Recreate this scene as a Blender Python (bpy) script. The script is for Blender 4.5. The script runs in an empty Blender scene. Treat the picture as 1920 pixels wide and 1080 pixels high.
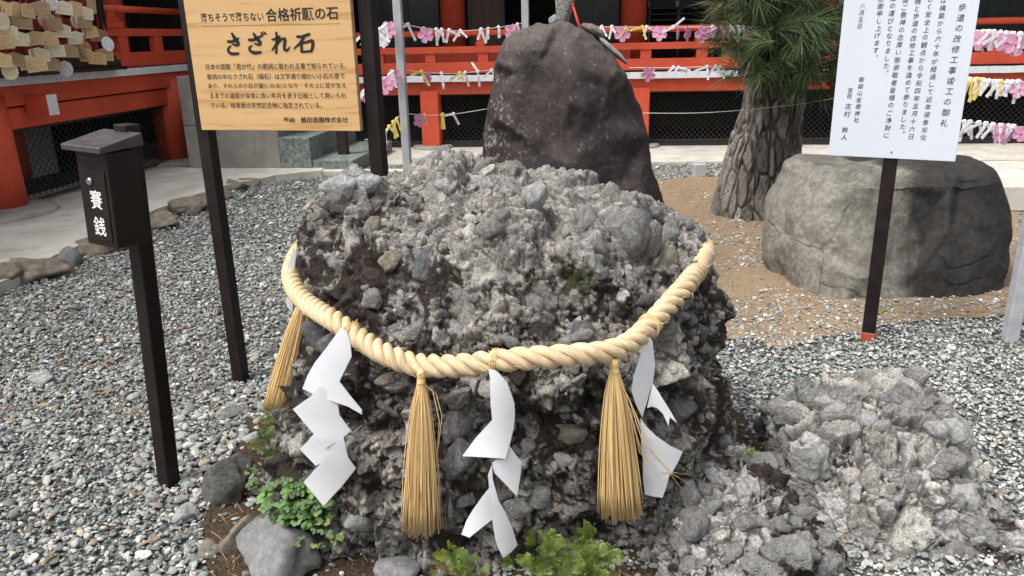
import bpy, bmesh, math, random
import numpy as np
from mathutils import Vector, Matrix, Euler
from mathutils.bvhtree import BVHTree

SC = bpy.context.scene
COL = SC.collection
rnd = random.Random(7)
PI = math.pi
# ------------------------------------------------------------------ camera
FPX = 1460.0
PITCH = math.atan(472/1460)
ROLL = math.radians(-1.3)
EYE = 1.55
cam_d = bpy.data.cameras.new('camera')
cam_d.sensor_width = 36; cam_d.lens = 36*FPX/1920
cam_d.clip_start = 0.05; cam_d.clip_end = 400
cam = bpy.data.objects.new('camera', cam_d); COL.objects.link(cam)
CR = Matrix.Rotation(PI/2-PITCH, 3, 'X') @ Matrix.Rotation(ROLL, 3, 'Z')
cam.matrix_world = Matrix.Translation((0, 0, EYE)) @ CR.to_4x4()
SC.camera = cam
# ------------------------------------------------------------------ light
SUN_EL, SUN_AZ = math.radians(60), math.radians(238)      # azimuth clockwise from +Y
w = bpy.data.worlds.new('World'); SC.world = w; w.use_nodes = True
nt = w.node_tree; bg = nt.nodes['Background']
sky = nt.nodes.new('ShaderNodeTexSky'); sky.sky_type = 'NISHITA'; sky.sun_disc = False
sky.sun_elevation = SUN_EL; sky.sun_rotation = SUN_AZ
sky.air_density = 1.0; sky.dust_density = 6.0; sky.ozone_density = 1.0
hs = nt.nodes.new('ShaderNodeHueSaturation'); hs.inputs['Saturation'].default_value = 0.22   # cloud cover takes the blue out
nt.links.new(sky.outputs[0], hs.inputs['Color']); nt.links.new(hs.outputs[0], bg.inputs[0])
bg.inputs[1].default_value = 0.15
sd = bpy.data.lights.new('sun', 'SUN'); sd.energy = 1.3; sd.angle = math.radians(15); sd.color = (1, .965, .91)
sun = bpy.data.objects.new('sun', sd); COL.objects.link(sun)
sdir = Vector((math.sin(SUN_AZ)*math.cos(SUN_EL), math.cos(SUN_AZ)*math.cos(SUN_EL), math.sin(SUN_EL)))
sun.rotation_euler = sdir.to_track_quat('Z', 'Y').to_euler(); sun.location = (0, 0, 20)
SC.view_settings.view_transform = 'Standard'; SC.view_settings.look = 'None'
SC.view_settings.exposure = 0.75; SC.view_settings.gamma = 1; SC.view_settings.use_curve_mapping = False

# ------------------------------------------------------------------ measuring helpers (a photo pixel and a distance give a place)
BA = math.radians(-6.7)                 # the hall is turned by this about Z
def ray(px, py): return CR @ Vector(((px-960)/FPX, -(py-540)/FPX, -1))
def G(px, py, z=0.0):
    d = ray(px, py); return Vector((0, 0, EYE)) + d*((z-EYE)/d.z)
def PY(px, py, Y):
    d = ray(px, py); return Vector((0, 0, EYE)) + d*(Y/d.y)
RB = Matrix.Rotation(-BA, 3, 'Z'); RW = Matrix.Rotation(BA, 3, 'Z')
def BX(px, py, X):
    d = RB @ ray(px, py); return Vector((0, 0, EYE)) + d*(X/d.x)
def BY(px, py, Y):
    d = RB @ ray(px, py); return Vector((0, 0, EYE)) + d*(Y/d.y)
# ------------------------------------------------------------------ noise
def _h(ix, iy, iz, k):
    with np.errstate(over='ignore'):
        h = (ix.astype(np.uint32)*np.uint32(374761393) + iy.astype(np.uint32)*np.uint32(668265263)
             + iz.astype(np.uint32)*np.uint32(2147483647) + np.uint32(k)*np.uint32(1274126177))
        h = (h ^ (h >> np.uint32(13)))*np.uint32(1274126177)
        h = (h ^ (h >> np.uint32(16)))*np.uint32(2246822519)
        h = h ^ (h >> np.uint32(13))
    return (h & np.uint32(0xFFFFFF)).astype(np.float32)/np.float32(0xFFFFFF)
def vnoise(P, k=0):
    I = np.floor(P).astype(np.int64); f = (P-I).astype(np.float32); u = f*f*(3-2*f)
    r = 0
    for dx in (0, 1):
        wx = u[:, 0] if dx else 1-u[:, 0]
        for dy in (0, 1):
            wy = u[:, 1] if dy else 1-u[:, 1]
            for dz in (0, 1):
                wz = u[:, 2] if dz else 1-u[:, 2]
                r = r + wx*wy*wz*_h(I[:, 0]+dx, I[:, 1]+dy, I[:, 2]+dz, k)
    return r
def fbm(P, octs=4, k=0, gain=.5):
    a, s, t, r = 1., 1., 0., 0
    for o in range(octs):
        r = r + a*vnoise(P*s+o*17.3, k+o); t += a; a *= gain; s *= 2.03
    return r/t
def worley(P, k=0, jit=.9):
    """F1, F2, three random numbers of the nearest cell and the vector from its seed"""
    I = np.floor(P).astype(np.int64); n = len(P)
    F1 = np.full(n, 9., np.float32); F2 = F1.copy(); R = np.zeros((n, 3), np.float32); V = np.zeros((n, 3), np.float32)
    for dx in (-1, 0, 1):
        for dy in (-1, 0, 1):
            for dz in (-1, 0, 1):
                a, b, c = I[:, 0]+dx, I[:, 1]+dy, I[:, 2]+dz
                h1, h2, h3 = _h(a, b, c, k), _h(a, b, c, k+1), _h(a, b, c, k+2)
                v = np.stack([P[:, 0]-a-.5-(h1-.5)*jit, P[:, 1]-b-.5-(h2-.5)*jit, P[:, 2]-c-.5-(h3-.5)*jit], 1)
                d = np.sqrt((v*v).sum(1))
                m = d < F1
                F2 = np.where(m, F1, np.minimum(F2, d)); F1 = np.where(m, d, F1)
                R[m, 0] = h1[m]; R[m, 1] = h2[m]; R[m, 2] = h3[m]; V[m] = v[m]
    return F1, F2, R, V
def sstep(a, b, x):
    t = np.clip((x-a)/(b-a), 0, 1); return t*t*(3-2*t)
# ------------------------------------------------------------------ mesh helpers
def mesh_np(name, V, F, col=None, smooth=True, uv=None):
    me = bpy.data.meshes.new(name); F = np.asarray(F); V = np.asarray(V, np.float32); n = F.shape[1]
    me.vertices.add(len(V)); me.vertices.foreach_set('co', V.ravel())
    me.loops.add(F.size); me.loops.foreach_set('vertex_index', F.ravel().astype(np.int32))
    me.polygons.add(len(F)); me.polygons.foreach_set('loop_start', np.arange(0, F.size, n, dtype=np.int32))
    me.polygons.foreach_set('use_smooth', np.full(len(F), smooth))
    me.update(calc_edges=True)
    if col is not None:
        a = me.attributes.new('col', 'FLOAT_COLOR', 'POINT')
        a.data.foreach_set('color', np.concatenate([col, np.ones((len(V), 1))], 1).astype(np.float32).ravel())
    return me
class MB:
    def __init__(s): s.v = []; s.f = []; s.m = []; s.cur = 0
    def add(s, vs, fs, M=None):
        b = len(s.v)
        s.v += [tuple(M @ Vector(v)) if M is not None else tuple(v) for v in vs]
        s.f += [tuple(i+b for i in f) for f in fs]; s.m += [s.cur]*len(fs); return s
    def box(s, a, b, M=None):
        x0, y0, z0 = a; x1, y1, z1 = b
        vs = [(x0, y0, z0), (x1, y0, z0), (x1, y1, z0), (x0, y1, z0), (x0, y0, z1), (x1, y0, z1), (x1, y1, z1), (x0, y1, z1)]
        return s.add(vs, [(0, 3, 2, 1), (4, 5, 6, 7), (0, 1, 5, 4), (1, 2, 6, 5), (2, 3, 7, 6), (3, 0, 4, 7)], M)
    def tube(s, pts, r, n=8, cap=True, up=None):
        pts = [Vector(p) for p in pts]; b = len(s.v); k = len(pts)
        rs = r if hasattr(r, '__len__') else [r]*k
        t0 = (pts[1]-pts[0]).normalized()
        u = Vector(up) if up else (Vector((0, 0, 1)) if abs(t0.z) < .9 else Vector((1, 0, 0)))
        for i, p in enumerate(pts):
            t = (pts[min(i+1, k-1)]-pts[max(i-1, 0)]).normalized()
            a = u.cross(t); a = a.normalized() if a.length > 1e-6 else Vector((1, 0, 0)).cross(t).normalized()
            c = t.cross(a); u = c
            for j in range(n):
                w_ = 2*PI*(j+.5)/n
                s.v.append(tuple(p+(a*math.cos(w_)+c*math.sin(w_))*rs[i]))
        for i in range(k-1):
            for j in range(n):
                s.f.append((b+i*n+j, b+i*n+(j+1) % n, b+(i+1)*n+(j+1) % n, b+(i+1)*n+j)); s.m.append(s.cur)
        if cap:
            s.f.append(tuple(b+j for j in range(n))[::-1]); s.f.append(tuple(b+(k-1)*n+j for j in range(n))); s.m += [s.cur]*2
        return s
    def lathe(s, prof, c=(0, 0, 0), n=24, ax='Z'):
        b = len(s.v); c = Vector(c)
        for r, z in prof:
            for j in range(n):
                w_ = 2*PI*j/n
                d = Vector((r*math.cos(w_), r*math.sin(w_), z)) if ax == 'Z' else Vector((r*math.cos(w_), z, r*math.sin(w_)))
                s.v.append(tuple(c+d))
        for i in range(len(prof)-1):
            for j in range(n):
                q = (b+i*n+j, b+i*n+(j+1) % n, b+(i+1)*n+(j+1) % n, b+(i+1)*n+j)
                s.f.append(q if ax == 'Z' else q[::-1]); s.m.append(s.cur)
        s.f.append(tuple(b+j for j in range(n))[::-1]); s.f.append(tuple(b+(len(prof)-1)*n+j for j in range(n))); s.m += [s.cur]*2
        return s
    def mesh(s, name, smooth=False, bev=0):
        me = bpy.data.meshes.new(name); me.from_pydata(s.v, [], s.f)
        if max(s.m, default=0): me.polygons.foreach_set('material_index', s.m)
        if smooth: me.polygons.foreach_set('use_smooth', [True]*len(s.f))
        if bev:
            bm = bmesh.new(); bm.from_mesh(me)
            es = [e for e in bm.edges if len(e.link_faces) == 2 and e.calc_face_angle(0) > .6]
            bmesh.ops.bevel(bm, geom=es, offset=bev, segments=1, affect='EDGES', clamp_overlap=True)
            bm.to_mesh(me); bm.free()
        me.update(); return me
def obj(name, me, mats, parent=None, loc=(0, 0, 0), rot=(0, 0, 0), scale=(1, 1, 1)):
    if isinstance(me, MB): me = me.mesh(name)
    if not isinstance(mats, (list, tuple)): mats = [mats]
    if not me.materials:
        for m in mats: me.materials.append(m)
    o = bpy.data.objects.new(name, me); COL.objects.link(o)
    o.location = loc; o.rotation_euler = rot; o.scale = scale
    if parent is not None: o.parent = parent
    return o
def tag(o, label=None, cat=None, group=None, kind=None):
    if label: o['label'] = label
    if cat: o['category'] = cat
    if group: o['group'] = group
    if kind: o['kind'] = kind
    return o
def empty(name, loc, label=None, cat=None, group=None, rot=(0, 0, 0), kind=None):
    o = bpy.data.objects.new(name, None); COL.objects.link(o); o.location = loc; o.rotation_euler = rot
    o.empty_display_size = .1
    return tag(o, label, cat, group, kind)
# ------------------------------------------------------------------ materials
def N(t, typ, **kw):
    n = t.nodes.new(typ)
    for k, v in kw.items():
        if k in n.inputs: n.inputs[k].default_value = v
        else: setattr(n, k, v)
    return n
def pmat(name, c1, c2=None, scale=8, rough=.6, bump=0., bscale=60, spec=.4, stretch=(1, 1, 1), attr=None, dirt=None, metal=0, detail=6, rvar=.1, contrast=(.35, .65), inst=False, trans=0, bdist=.01):
    m = bpy.data.materials.new(name); m.use_nodes = True; t = m.node_tree; L = t.links
    b = t.nodes['Principled BSDF']; b.inputs['Roughness'].default_value = rough
    b.inputs['Specular IOR Level'].default_value = spec; b.inputs['Metallic'].default_value = metal
    tc = N(t, 'ShaderNodeTexCoord'); mp = N(t, 'ShaderNodeMapping'); mp.inputs['Scale'].default_value = stretch
    L.new(tc.outputs['Object'], mp.inputs[0])
    base = None
    no = N(t, 'ShaderNodeTexNoise', Scale=scale, Detail=detail, Roughness=.6); L.new(mp.outputs[0], no.inputs['Vector'])
    if attr:
        at = N(t, 'ShaderNodeAttribute'); at.attribute_name = attr
        if inst: at.attribute_type = 'INSTANCER'
        mr = N(t, 'ShaderNodeMapRange'); L.new(no.outputs[0], mr.inputs[0])
        mr.inputs[1].default_value = contrast[0]; mr.inputs[2].default_value = contrast[1]; mr.inputs[3].default_value = .72; mr.inputs[4].default_value = 1.28
        vm = N(t, 'ShaderNodeVectorMath', operation='SCALE'); L.new(at.outputs['Color'], vm.inputs[0]); L.new(mr.outputs[0], vm.inputs['Scale'])
        base = vm.outputs[0]
    else:
        cr = N(t, 'ShaderNodeValToRGB'); e = cr.color_ramp.elements
        e[0].position, e[1].position = contrast
        e[0].color = (*c1, 1); e[1].color = (*(c2 or c1), 1)
        L.new(no.outputs[0], cr.inputs[0]); base = cr.outputs[0]
    if dirt:   # (colour, scale, amount)
        n2 = N(t, 'ShaderNodeTexNoise', Scale=dirt[1], Detail=8, Roughness=.7); L.new(tc.outputs['Object'], n2.inputs['Vector'])
        m2 = N(t, 'ShaderNodeMapRange'); L.new(n2.outputs[0], m2.inputs[0]); m2.inputs[1].default_value = .5; m2.inputs[2].default_value = .75; m2.inputs[4].default_value = dirt[2]
        mx = N(t, 'ShaderNodeMix', data_type='RGBA'); L.new(m2.outputs[0], mx.inputs[0]); L.new(base, mx.inputs[6]); mx.inputs[7].default_value = (*dirt[0], 1)
        base = mx.outputs[2]
    L.new(base, b.inputs['Base Color'])
    if rvar:
        r = N(t, 'ShaderNodeMapRange'); L.new(no.outputs[0], r.inputs[0]); r.inputs[3].default_value = max(0, rough-rvar); r.inputs[4].default_value = min(1, rough+rvar)
        L.new(r.outputs[0], b.inputs['Roughness'])
    if bump:
        n3 = N(t, 'ShaderNodeTexNoise', Scale=bscale, Detail=8, Roughness=.65); L.new(mp.outputs[0], n3.inputs['Vector'])
        bp = N(t, 'ShaderNodeBump', Strength=bump, Distance=bdist); L.new(n3.outputs[0], bp.inputs['Height']); L.new(bp.outputs[0], b.inputs['Normal'])
    if trans:
        tr = N(t, 'ShaderNodeBsdfTranslucent'); L.new(base, tr.inputs[0]); ms = N(t, 'ShaderNodeMixShader'); ms.inputs[0].default_value = trans
        L.new(b.outputs[0], ms.inputs[1]); L.new(tr.outputs[0], ms.inputs[2]); L.new(ms.outputs[0], t.nodes['Material Output'].inputs[0])
    return m
M_red = pmat('vermilion_paint', (.56, .080, .040), (.64, .098, .048), scale=3, rough=.5, bump=.06, bscale=30, dirt=((.30, .042, .022), 5, .4), spec=.3)
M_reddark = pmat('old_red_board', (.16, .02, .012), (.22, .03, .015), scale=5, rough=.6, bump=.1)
M_whitepaint = pmat('white_paint', (.64, .66, .69), (.80, .81, .83), scale=9, rough=.6, bump=.12, bscale=60, dirt=((.35, .35, .34), 14, .5))
M_dark = pmat('dark_interior_wood', (.012, .009, .008), (.03, .02, .016), scale=6, rough=.55, stretch=(1, 1, .2))
M_brownwood = pmat('brown_panel_wood', (.05, .022, .014), (.08, .036, .022), scale=6, rough=.5, stretch=(3, 3, .3), bump=.1)
M_black = pmat('black_lacquer', (.010, .010, .011), (.02, .02, .02), rough=.35)
M_floor = pmat('floor_board_wood', (.14, .09, .06), (.2, .13, .09), scale=4, stretch=(6, .6, 6), rough=.6, bump=.1)
M_conc = pmat('pale_concrete', (.44, .42, .37), (.62, .60, .54), scale=2.2, rough=.85, bump=.35, bscale=45, dirt=((.26, .24, .20), 5, .7), contrast=(.3, .7), bdist=.02)
M_concgrey = pmat('grey_concrete', (.22, .21, .19), (.36, .345, .31), scale=3, rough=.85, bump=.3, bscale=50, dirt=((.10, .085, .07), 2.5, .7), stretch=(1, 1, .6))
M_steps = pmat('greenish_stone', (.10, .125, .115), (.27, .30, .28), scale=25, rough=.8, bump=.6, bscale=60, dirt=((.07, .075, .07), 9, .8))
M_wire = pmat('black_wire', (.03, .03, .03), rough=.5)
M_grey_metal = pmat('grey_painted_metal', (.33, .34, .36), (.42, .43, .45), scale=12, rough=.4, bump=.05, dirt=((.22, .22, .22), 20, .4))
M_brownmetal = pmat('dark_brown_metal', (.009, .006, .0055), (.016, .010, .009), scale=14, rough=.5, spec=.25, bump=.08, bscale=180, dirt=((.03, .025, .022), 9, .25))
M_board = None
M_lens = pmat('lock_steel', (.5, .48, .5), (.65, .63, .65), rough=.25, metal=1)
M_ink = pmat('black_ink', (.01, .01, .01), rough=.5)
M_inkwhite = pmat('white_lettering', (.75, .75, .74), rough=.5)
M_paper = pmat('white_paper', (.80, .80, .82), (.86, .86, .88), scale=6, rough=.75, bump=.28, bscale=11, spec=.2, trans=.22, bdist=.008)
M_signwhite = pmat('white_sign_panel', (.56, .60, .66), (.60, .64, .70), scale=2, rough=.3, spec=.4, dirt=((.6, .62, .64), 30, .15))
M_pink = pmat('pink_plastic', (.80, .38, .58), (.86, .50, .68), scale=30, rough=.35, trans=.3)
M_yellow = pmat('yellow_paper', (.72, .55, .10), (.82, .68, .22), scale=30, rough=.7, trans=.15)
M_string = pmat('white_string', (.7, .68, .6), rough=.8)
M_redcord = pmat('red_cord', (.45, .03, .02), rough=.6)

# ---- plank wood with grain for the notice board
def wood_board():
    m = bpy.data.materials.new('pale_board_wood'); m.use_nodes = True; t = m.node_tree; L = t.links; b = t.nodes['Principled BSDF']
    tc = N(t, 'ShaderNodeTexCoord'); mp = N(t, 'ShaderNodeMapping'); mp.inputs['Scale'].default_value = (1.0, 1, 22)
    L.new(tc.outputs['Object'], mp.inputs[0])
    dn = N(t, 'ShaderNodeTexNoise', Scale=1.6, Detail=3); L.new(mp.outputs[0], dn.inputs['Vector'])
    mx = N(t, 'ShaderNodeMix', data_type='VECTOR'); mx.inputs[0].default_value = .35; L.new(mp.outputs[0], mx.inputs[4]); L.new(dn.outputs['Color'], mx.inputs[5])
    n1 = N(t, 'ShaderNodeTexNoise', Scale=2.6, Detail=4, Roughness=.55); L.new(mx.outputs[1], n1.inputs['Vector'])
    cr = N(t, 'ShaderNodeValToRGB'); e = cr.color_ramp.elements; e[0].position = .36; e[0].color = (.47, .265, .11, 1); e[1].position = .60; e[1].color = (.60, .385, .18, 1)
    x = e.new(.43); x.color = (.57, .355, .16, 1)
    L.new(n1.outputs[0], cr.inputs[0])
    mp2 = N(t, 'ShaderNodeMapping'); mp2.inputs['Scale'].default_value = (6, 1, 260); L.new(tc.outputs['Object'], mp2.inputs[0])
    n2 = N(t, 'ShaderNodeTexNoise', Scale=1, Detail=3); L.new(mp2.outputs[0], n2.inputs['Vector'])
    mr = N(t, 'ShaderNodeMapRange'); L.new(n2.outputs[0], mr.inputs[0]); mr.inputs[3].default_value = .93; mr.inputs[4].default_value = 1.06
    vm = N(t, 'ShaderNodeVectorMath', operation='SCALE'); L.new(cr.outputs[0], vm.inputs[0]); L.new(mr.outputs[0], vm.inputs['Scale'])
    L.new(vm.outputs[0], b.inputs['Base Color']); b.inputs['Roughness'].default_value = .5; b.inputs['Specular IOR Level'].default_value = .3
    return m
M_board = wood_board()

# gravel texture for what lies beyond the modelled stones and between them
def gravel_mat(name, cs, scale, soil=None):
    m = bpy.data.materials.new(name); m.use_nodes = True; t = m.node_tree; L = t.links; b = t.nodes['Principled BSDF']
    tc = N(t, 'ShaderNodeTexCoord')
    vo = N(t, 'ShaderNodeTexVoronoi', Scale=scale); L.new(tc.outputs['Object'], vo.inputs['Vector'])
    sp = N(t, 'ShaderNodeSeparateColor'); L.new(vo.outputs['Color'], sp.inputs[0])
    cr = N(t, 'ShaderNodeValToRGB'); cr.color_ramp.interpolation = 'CONSTANT'; e = cr.color_ramp.elements
    e[0].color = (*cs[0], 1); e[1].position = .999; e[1].color = (*cs[-1], 1)
    for i, c in enumerate(cs[1:-1]): x = e.new((i+1)/(len(cs)-1)); x.color = (*c, 1)
    L.new(sp.outputs[0], cr.inputs[0]); base = cr.outputs[0]
    ns = N(t, 'ShaderNodeTexNoise', Scale=2.2, Detail=6, Roughness=.6); L.new(tc.outputs['Object'], ns.inputs['Vector'])
    mr = N(t, 'ShaderNodeMapRange'); L.new(ns.outputs[0], mr.inputs[0]); mr.inputs[1].default_value = .3; mr.inputs[2].default_value = .7; mr.inputs[3].default_value = .7; mr.inputs[4].default_value = 1.2
    vm = N(t, 'ShaderNodeVectorMath', operation='SCALE'); L.new(base, vm.inputs[0]); L.new(mr.outputs[0], vm.inputs['Scale']); base = vm.outputs[0]
    if soil:
        n2 = N(t, 'ShaderNodeTexNoise', Scale=soil[2], Detail=8, Roughness=.65); L.new(tc.outputs['Object'], n2.inputs['Vector'])
        m2 = N(t, 'ShaderNodeMapRange'); L.new(n2.outputs[0], m2.inputs[0]); m2.inputs[1].default_value = soil[3]; m2.inputs[2].default_value = soil[3]+.08
        n4 = N(t, 'ShaderNodeTexNoise', Scale=90, Detail=6, Roughness=.8); L.new(tc.outputs['Object'], n4.inputs['Vector'])
        c2 = N(t, 'ShaderNodeValToRGB'); c2.color_ramp.elements[0].position = .35; c2.color_ramp.elements[1].position = .62
        c2.color_ramp.elements[0].color = (*soil[0], 1); c2.color_ramp.elements[1].color = (*soil[1], 1); L.new(n4.outputs[0], c2.inputs[0])
        mx = N(t, 'ShaderNodeMix', data_type='RGBA'); L.new(m2.outputs[0], mx.inputs[0]); L.new(base, mx.inputs[6]); L.new(c2.outputs[0], mx.inputs[7]); base = mx.outputs[2]
    L.new(base, b.inputs['Base Color']); b.inputs['Roughness'].default_value = .85; b.inputs['Specular IOR Level'].default_value = .25
    n3 = N(t, 'ShaderNodeTexNoise', Scale=scale*2.5, Detail=6); L.new(tc.outputs['Object'], n3.inputs['Vector'])
    ad = N(t, 'ShaderNodeMath', operation='SUBTRACT'); L.new(n3.outputs[0], ad.inputs[0]); L.new(vo.outputs['Distance'], ad.inputs[1])
    bp = N(t, 'ShaderNodeBump', Strength=.8, Distance=.012); L.new(ad.outputs[0], bp.inputs['Height']); L.new(bp.outputs[0], b.inputs['Normal'])
    return m
GREYS = [(.05, .052, .052), (.10, .103, .10), (.16, .163, .155), (.075, .08, .08), (.22, .22, .21), (.12, .125, .12), (.30, .30, .285)]
M_gravel = gravel_mat('gravel_ground', GREYS, 42)
M_sand = gravel_mat('sandy_soil', [(.2, .17, .13), (.26, .22, .17), (.15, .13, .11), (.36, .33, .28)], 60, soil=((.15, .105, .066), (.37, .275, .18), 1.2, .36))
M_soil = gravel_mat('dark_mossy_soil', [(.07, .05, .035), (.1, .075, .05), (.05, .04, .03), (.16, .14, .11)], 70, soil=((.022, .016, .009), (.085, .058, .034), 3, .38))

# ================================================================== GROUND
def sheet(name, poly, z, m, kind='structure', thick=0.0, parent=None):
    """a flat sheet (or a slab when thick) with a gently irregular outline"""
    b = MB(); n = len(poly)
    vs = [(p[0], p[1], z) for p in poly]; fs = [tuple(range(n))]
    if thick:
        vs += [(p[0], p[1], z-thick) for p in poly]
        fs += [(i, i+n, (i+1) % n+n, (i+1) % n) for i in range(n)]
    b.add(vs, fs); o = obj(name, b, m, parent); o['kind'] = kind
    return o
def rough_poly(poly, amp, step, seed=1):
    r = random.Random(seed); out = []
    for i, p in enumerate(poly):
        q = poly[(i+1) % len(poly)]; p, q = Vector(p[:2]), Vector(q[:2]); k = max(1, int((q-p).length/step))
        for j in range(k):
            x = p.lerp(q, j/k); out.append((x.x+r.uniform(-amp, amp), x.y+r.uniform(-amp, amp)))
    return out
sheet('ground', [(-120, -120), (120, -120), (120, 120), (-120, 120)], 0, M_gravel)
def loc2w(x, y): v = RW @ Vector((x, y, 0)); return (v.x, v.y)
SAND = [G(1235, 372)[:2], G(1215, 340)[:2], G(1300, 333)[:2], G(1560, 325)[:2], G(1760, 330)[:2], G(1900, 400)[:2], G(1950, 470)[:2], G(1930, 560)[:2], G(1840, 600)[:2], G(1700, 600)[:2], G(1600, 625)[:2], G(1480, 650)[:2], G(1340, 640)[:2], G(1300, 560)[:2], G(1200, 480)[:2], G(1000, 430)[:2], G(1000, 380)[:2]]
sandpoly = rough_poly(SAND, .06, .15, 3)
sheet('sandy_soil', sandpoly, .010, M_sand)
SOIL = [G(430, 860)[:2], G(470, 790)[:2], (-.75, 2.9), (.9, 3.1), G(1400, 800)[:2], G(1450, 850)[:2], (.95, 2.3), (.55, 1.85), (.2, 1.7), (-.3, 1.68), (-.9, 1.75), G(380, 1050)[:2], G(395, 950)[:2]]
soilpoly = rough_poly(SOIL, .03, .08, 5)
sheet('dark_soil', soilpoly, .014, M_soil)
# concrete apron in front of the hall and walk beside the wing (hall coordinates turned to the world)
PATH = [loc2w(*p) for p in [(-5.9, 2.0), (-3.55, 2.0), (-3.78, 3.6), (-3.9, 4.5), (-4.0, 5.3), (-4.1, 6.2), (-4.12, 7.2), (-4.0, 8.0), (-3.72, 8.6), (-3.3, 8.9), (-3.3, 9.2), (-5.9, 9.2)]]
pathpoly = rough_poly(PATH, .018, .14, 4)
sheet('path', pathpoly, .085, M_conc, thick=.12)
APR = [loc2w(*p) for p in [(-3.3, 9.75), (-1.5, 9.75), (1.0, 9.79), (4, 9.82), (9, 9.85), (9, 12.0), (-3.3, 12.0)]]
sheet('concrete_apron', APR, .03, M_conc, thick=.06)
# ================================================================== MAIN HALL (local coordinates, facade at y = 11.15)
hall = empty('shrine_hall', (0, 0, 0), 'vermilion shrine hall with raised veranda, railing and lattice below the floor', 'building', rot=(0, 0, BA))
def pbox(name, a, b, m, parent, bev=.004, M=None):
    mb = MB(); mb.box(a, b, M); return obj(name, mb.mesh(name, bev=bev), m, parent)
X0, X1, YF = -3.62, 8.6, 11.15
# floor boards with white painted ends
fb = MB(); fb.box((0, 0, 0), (.15, 1.6, .088)); fme = fb.mesh('floor_board', bev=.003)
fme.materials.append(M_floor); fme.materials.append(M_whitepaint)
for p in fme.polygons:
    if p.center.y < .01: p.material_index = 1
x = X0
while x < X1:
    o = bpy.data.objects.new('floor_board', fme); COL.objects.link(o); o.parent = hall
    o.location = (x, 11.06+rnd.uniform(-.004, .004), .962+rnd.uniform(-.0015, .0015)); o.scale.x = 1.018; x += .1535
pbox('edge_beam', (X0, 11.16, .785), (X1, 11.34, .958), M_red, hall)
PILX = [-2.43, .53, 3.50, 6.45]
pil = MB(); pil.box((-.13, 0, 0), (.13, .24, .785)); pme = pil.mesh('pillar', bev=.012)
st = MB(); st.lathe([(.30, 0), (.30, .03), (.27, .05), (.2, .052)], n=20); stme = st.mesh('pillar_base_stone', smooth=True)
for px_ in PILX:
    obj('pillar', pme, M_red, hall, (px_, 11.12, .06)); obj('base_stone', stme, M_concgrey, hall, (px_, 11.24, .02))
# railing
pbox('lower_rail', (X0, 11.10, 1.072), (X1, 11.22, 1.222), M_red, hall)
pbox('middle_rail', (X0, 11.09, 1.342), (X1, 11.21, 1.43), M_red, hall)
tr = MB(); tr.tube([(X0, 11.15, 1.603), (X1, 11.15, 1.603)], .042, 16); obj('top_rail', tr.mesh('top_rail', smooth=True), M_red, hall)
sme = MB().box((-.073, 0, 0), (.073, .10, .119)).mesh('strut', bev=.003)
x = -3.12
k = 0
while x < X1:
    if not (2.0 < x < 2.2): obj('strut', sme, M_red, hall, (x, 11.11, 1.2225))
    x += .7415
nb = MB(); nb.box((-.06, 0, 0), (.06, .1, .06)); nb.box((-.045, .005, .0605), (.045, .095, .135))
nme = nb.mesh('newel', bev=.006)
for x in [-3.1, -1.62, -.14, 1.24+.1, 2.7, 4.2, 5.7, 7.2]: obj('newel', nme, M_red, hall, (x-.05, 11.10, 1.4305))
# inner structure
pbox('inner_kerb', (X0, 12.25, 1.052), (.42, 12.35, 1.36), M_red, hall)
cm = MB(); cm.lathe([(.195, 0), (.195, 2.9)], n=28); cme = cm.mesh('column', smooth=True)
for x, y in [(-2.33, 12.72), (.47, 12.72), (1.63, 13.6), (3.45, 12.72), (6.4, 12.72), (-4.6, 12.72)]:
    obj('column', cme, M_red, hall, (x, y, 1.05))
for x, y in [(2.35, 12.6), (-.9, 12.6), (5.2, 12.6), (1.9, 13.8)]:
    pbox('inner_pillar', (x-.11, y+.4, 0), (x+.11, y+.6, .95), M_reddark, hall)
pbox('back_wall', (X0-2, 17.0, 0), (X1, 17.2, 4.2), M_dark, hall)
pbox('hall_floor', (X0-2, 12.67, .95), (X1, 17.0, 1.049), M_dark, hall)
pbox('end_wall', (X1, 11.3, 0), (X1+.2, 17.2, 4.2), M_dark, hall)
pbox('end_wall', (X0-2.3, 12.5, 0), (X0-2.1, 17.2, 4.2), M_dark, hall)
pbox('ceiling', (X0-2, 11.9, 3.75), (X1, 17.0, 3.85), M_dark, hall)
pbox('lintel', (X0, 12.62, 3.35), (X1, 12.82, 3.745), M_red, hall)
# roof with eaves, above the frame, put in to keep the inside dark
rf = MB()
rf.add([(-9, 9.9, 4.25), (10.5, 9.9, 4.25), (10.5, 14.5, 6.6), (-9, 14.5, 6.6), (-9, 18.8, 4.25), (10.5, 18.8, 4.25),
        (-9, 9.9, 4.1), (10.5, 9.9, 4.1), (10.5, 18.8, 4.1), (-9, 18.8, 4.1)],
       [(0, 1, 2, 3), (3, 2, 5, 4), (6, 9, 8, 7), (0, 6, 7, 1), (4, 5, 8, 9), (0, 3, 4, 9, 6), (1, 7, 8, 5, 2)])
obj('unseen_roof', rf, M_dark, hall)
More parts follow.
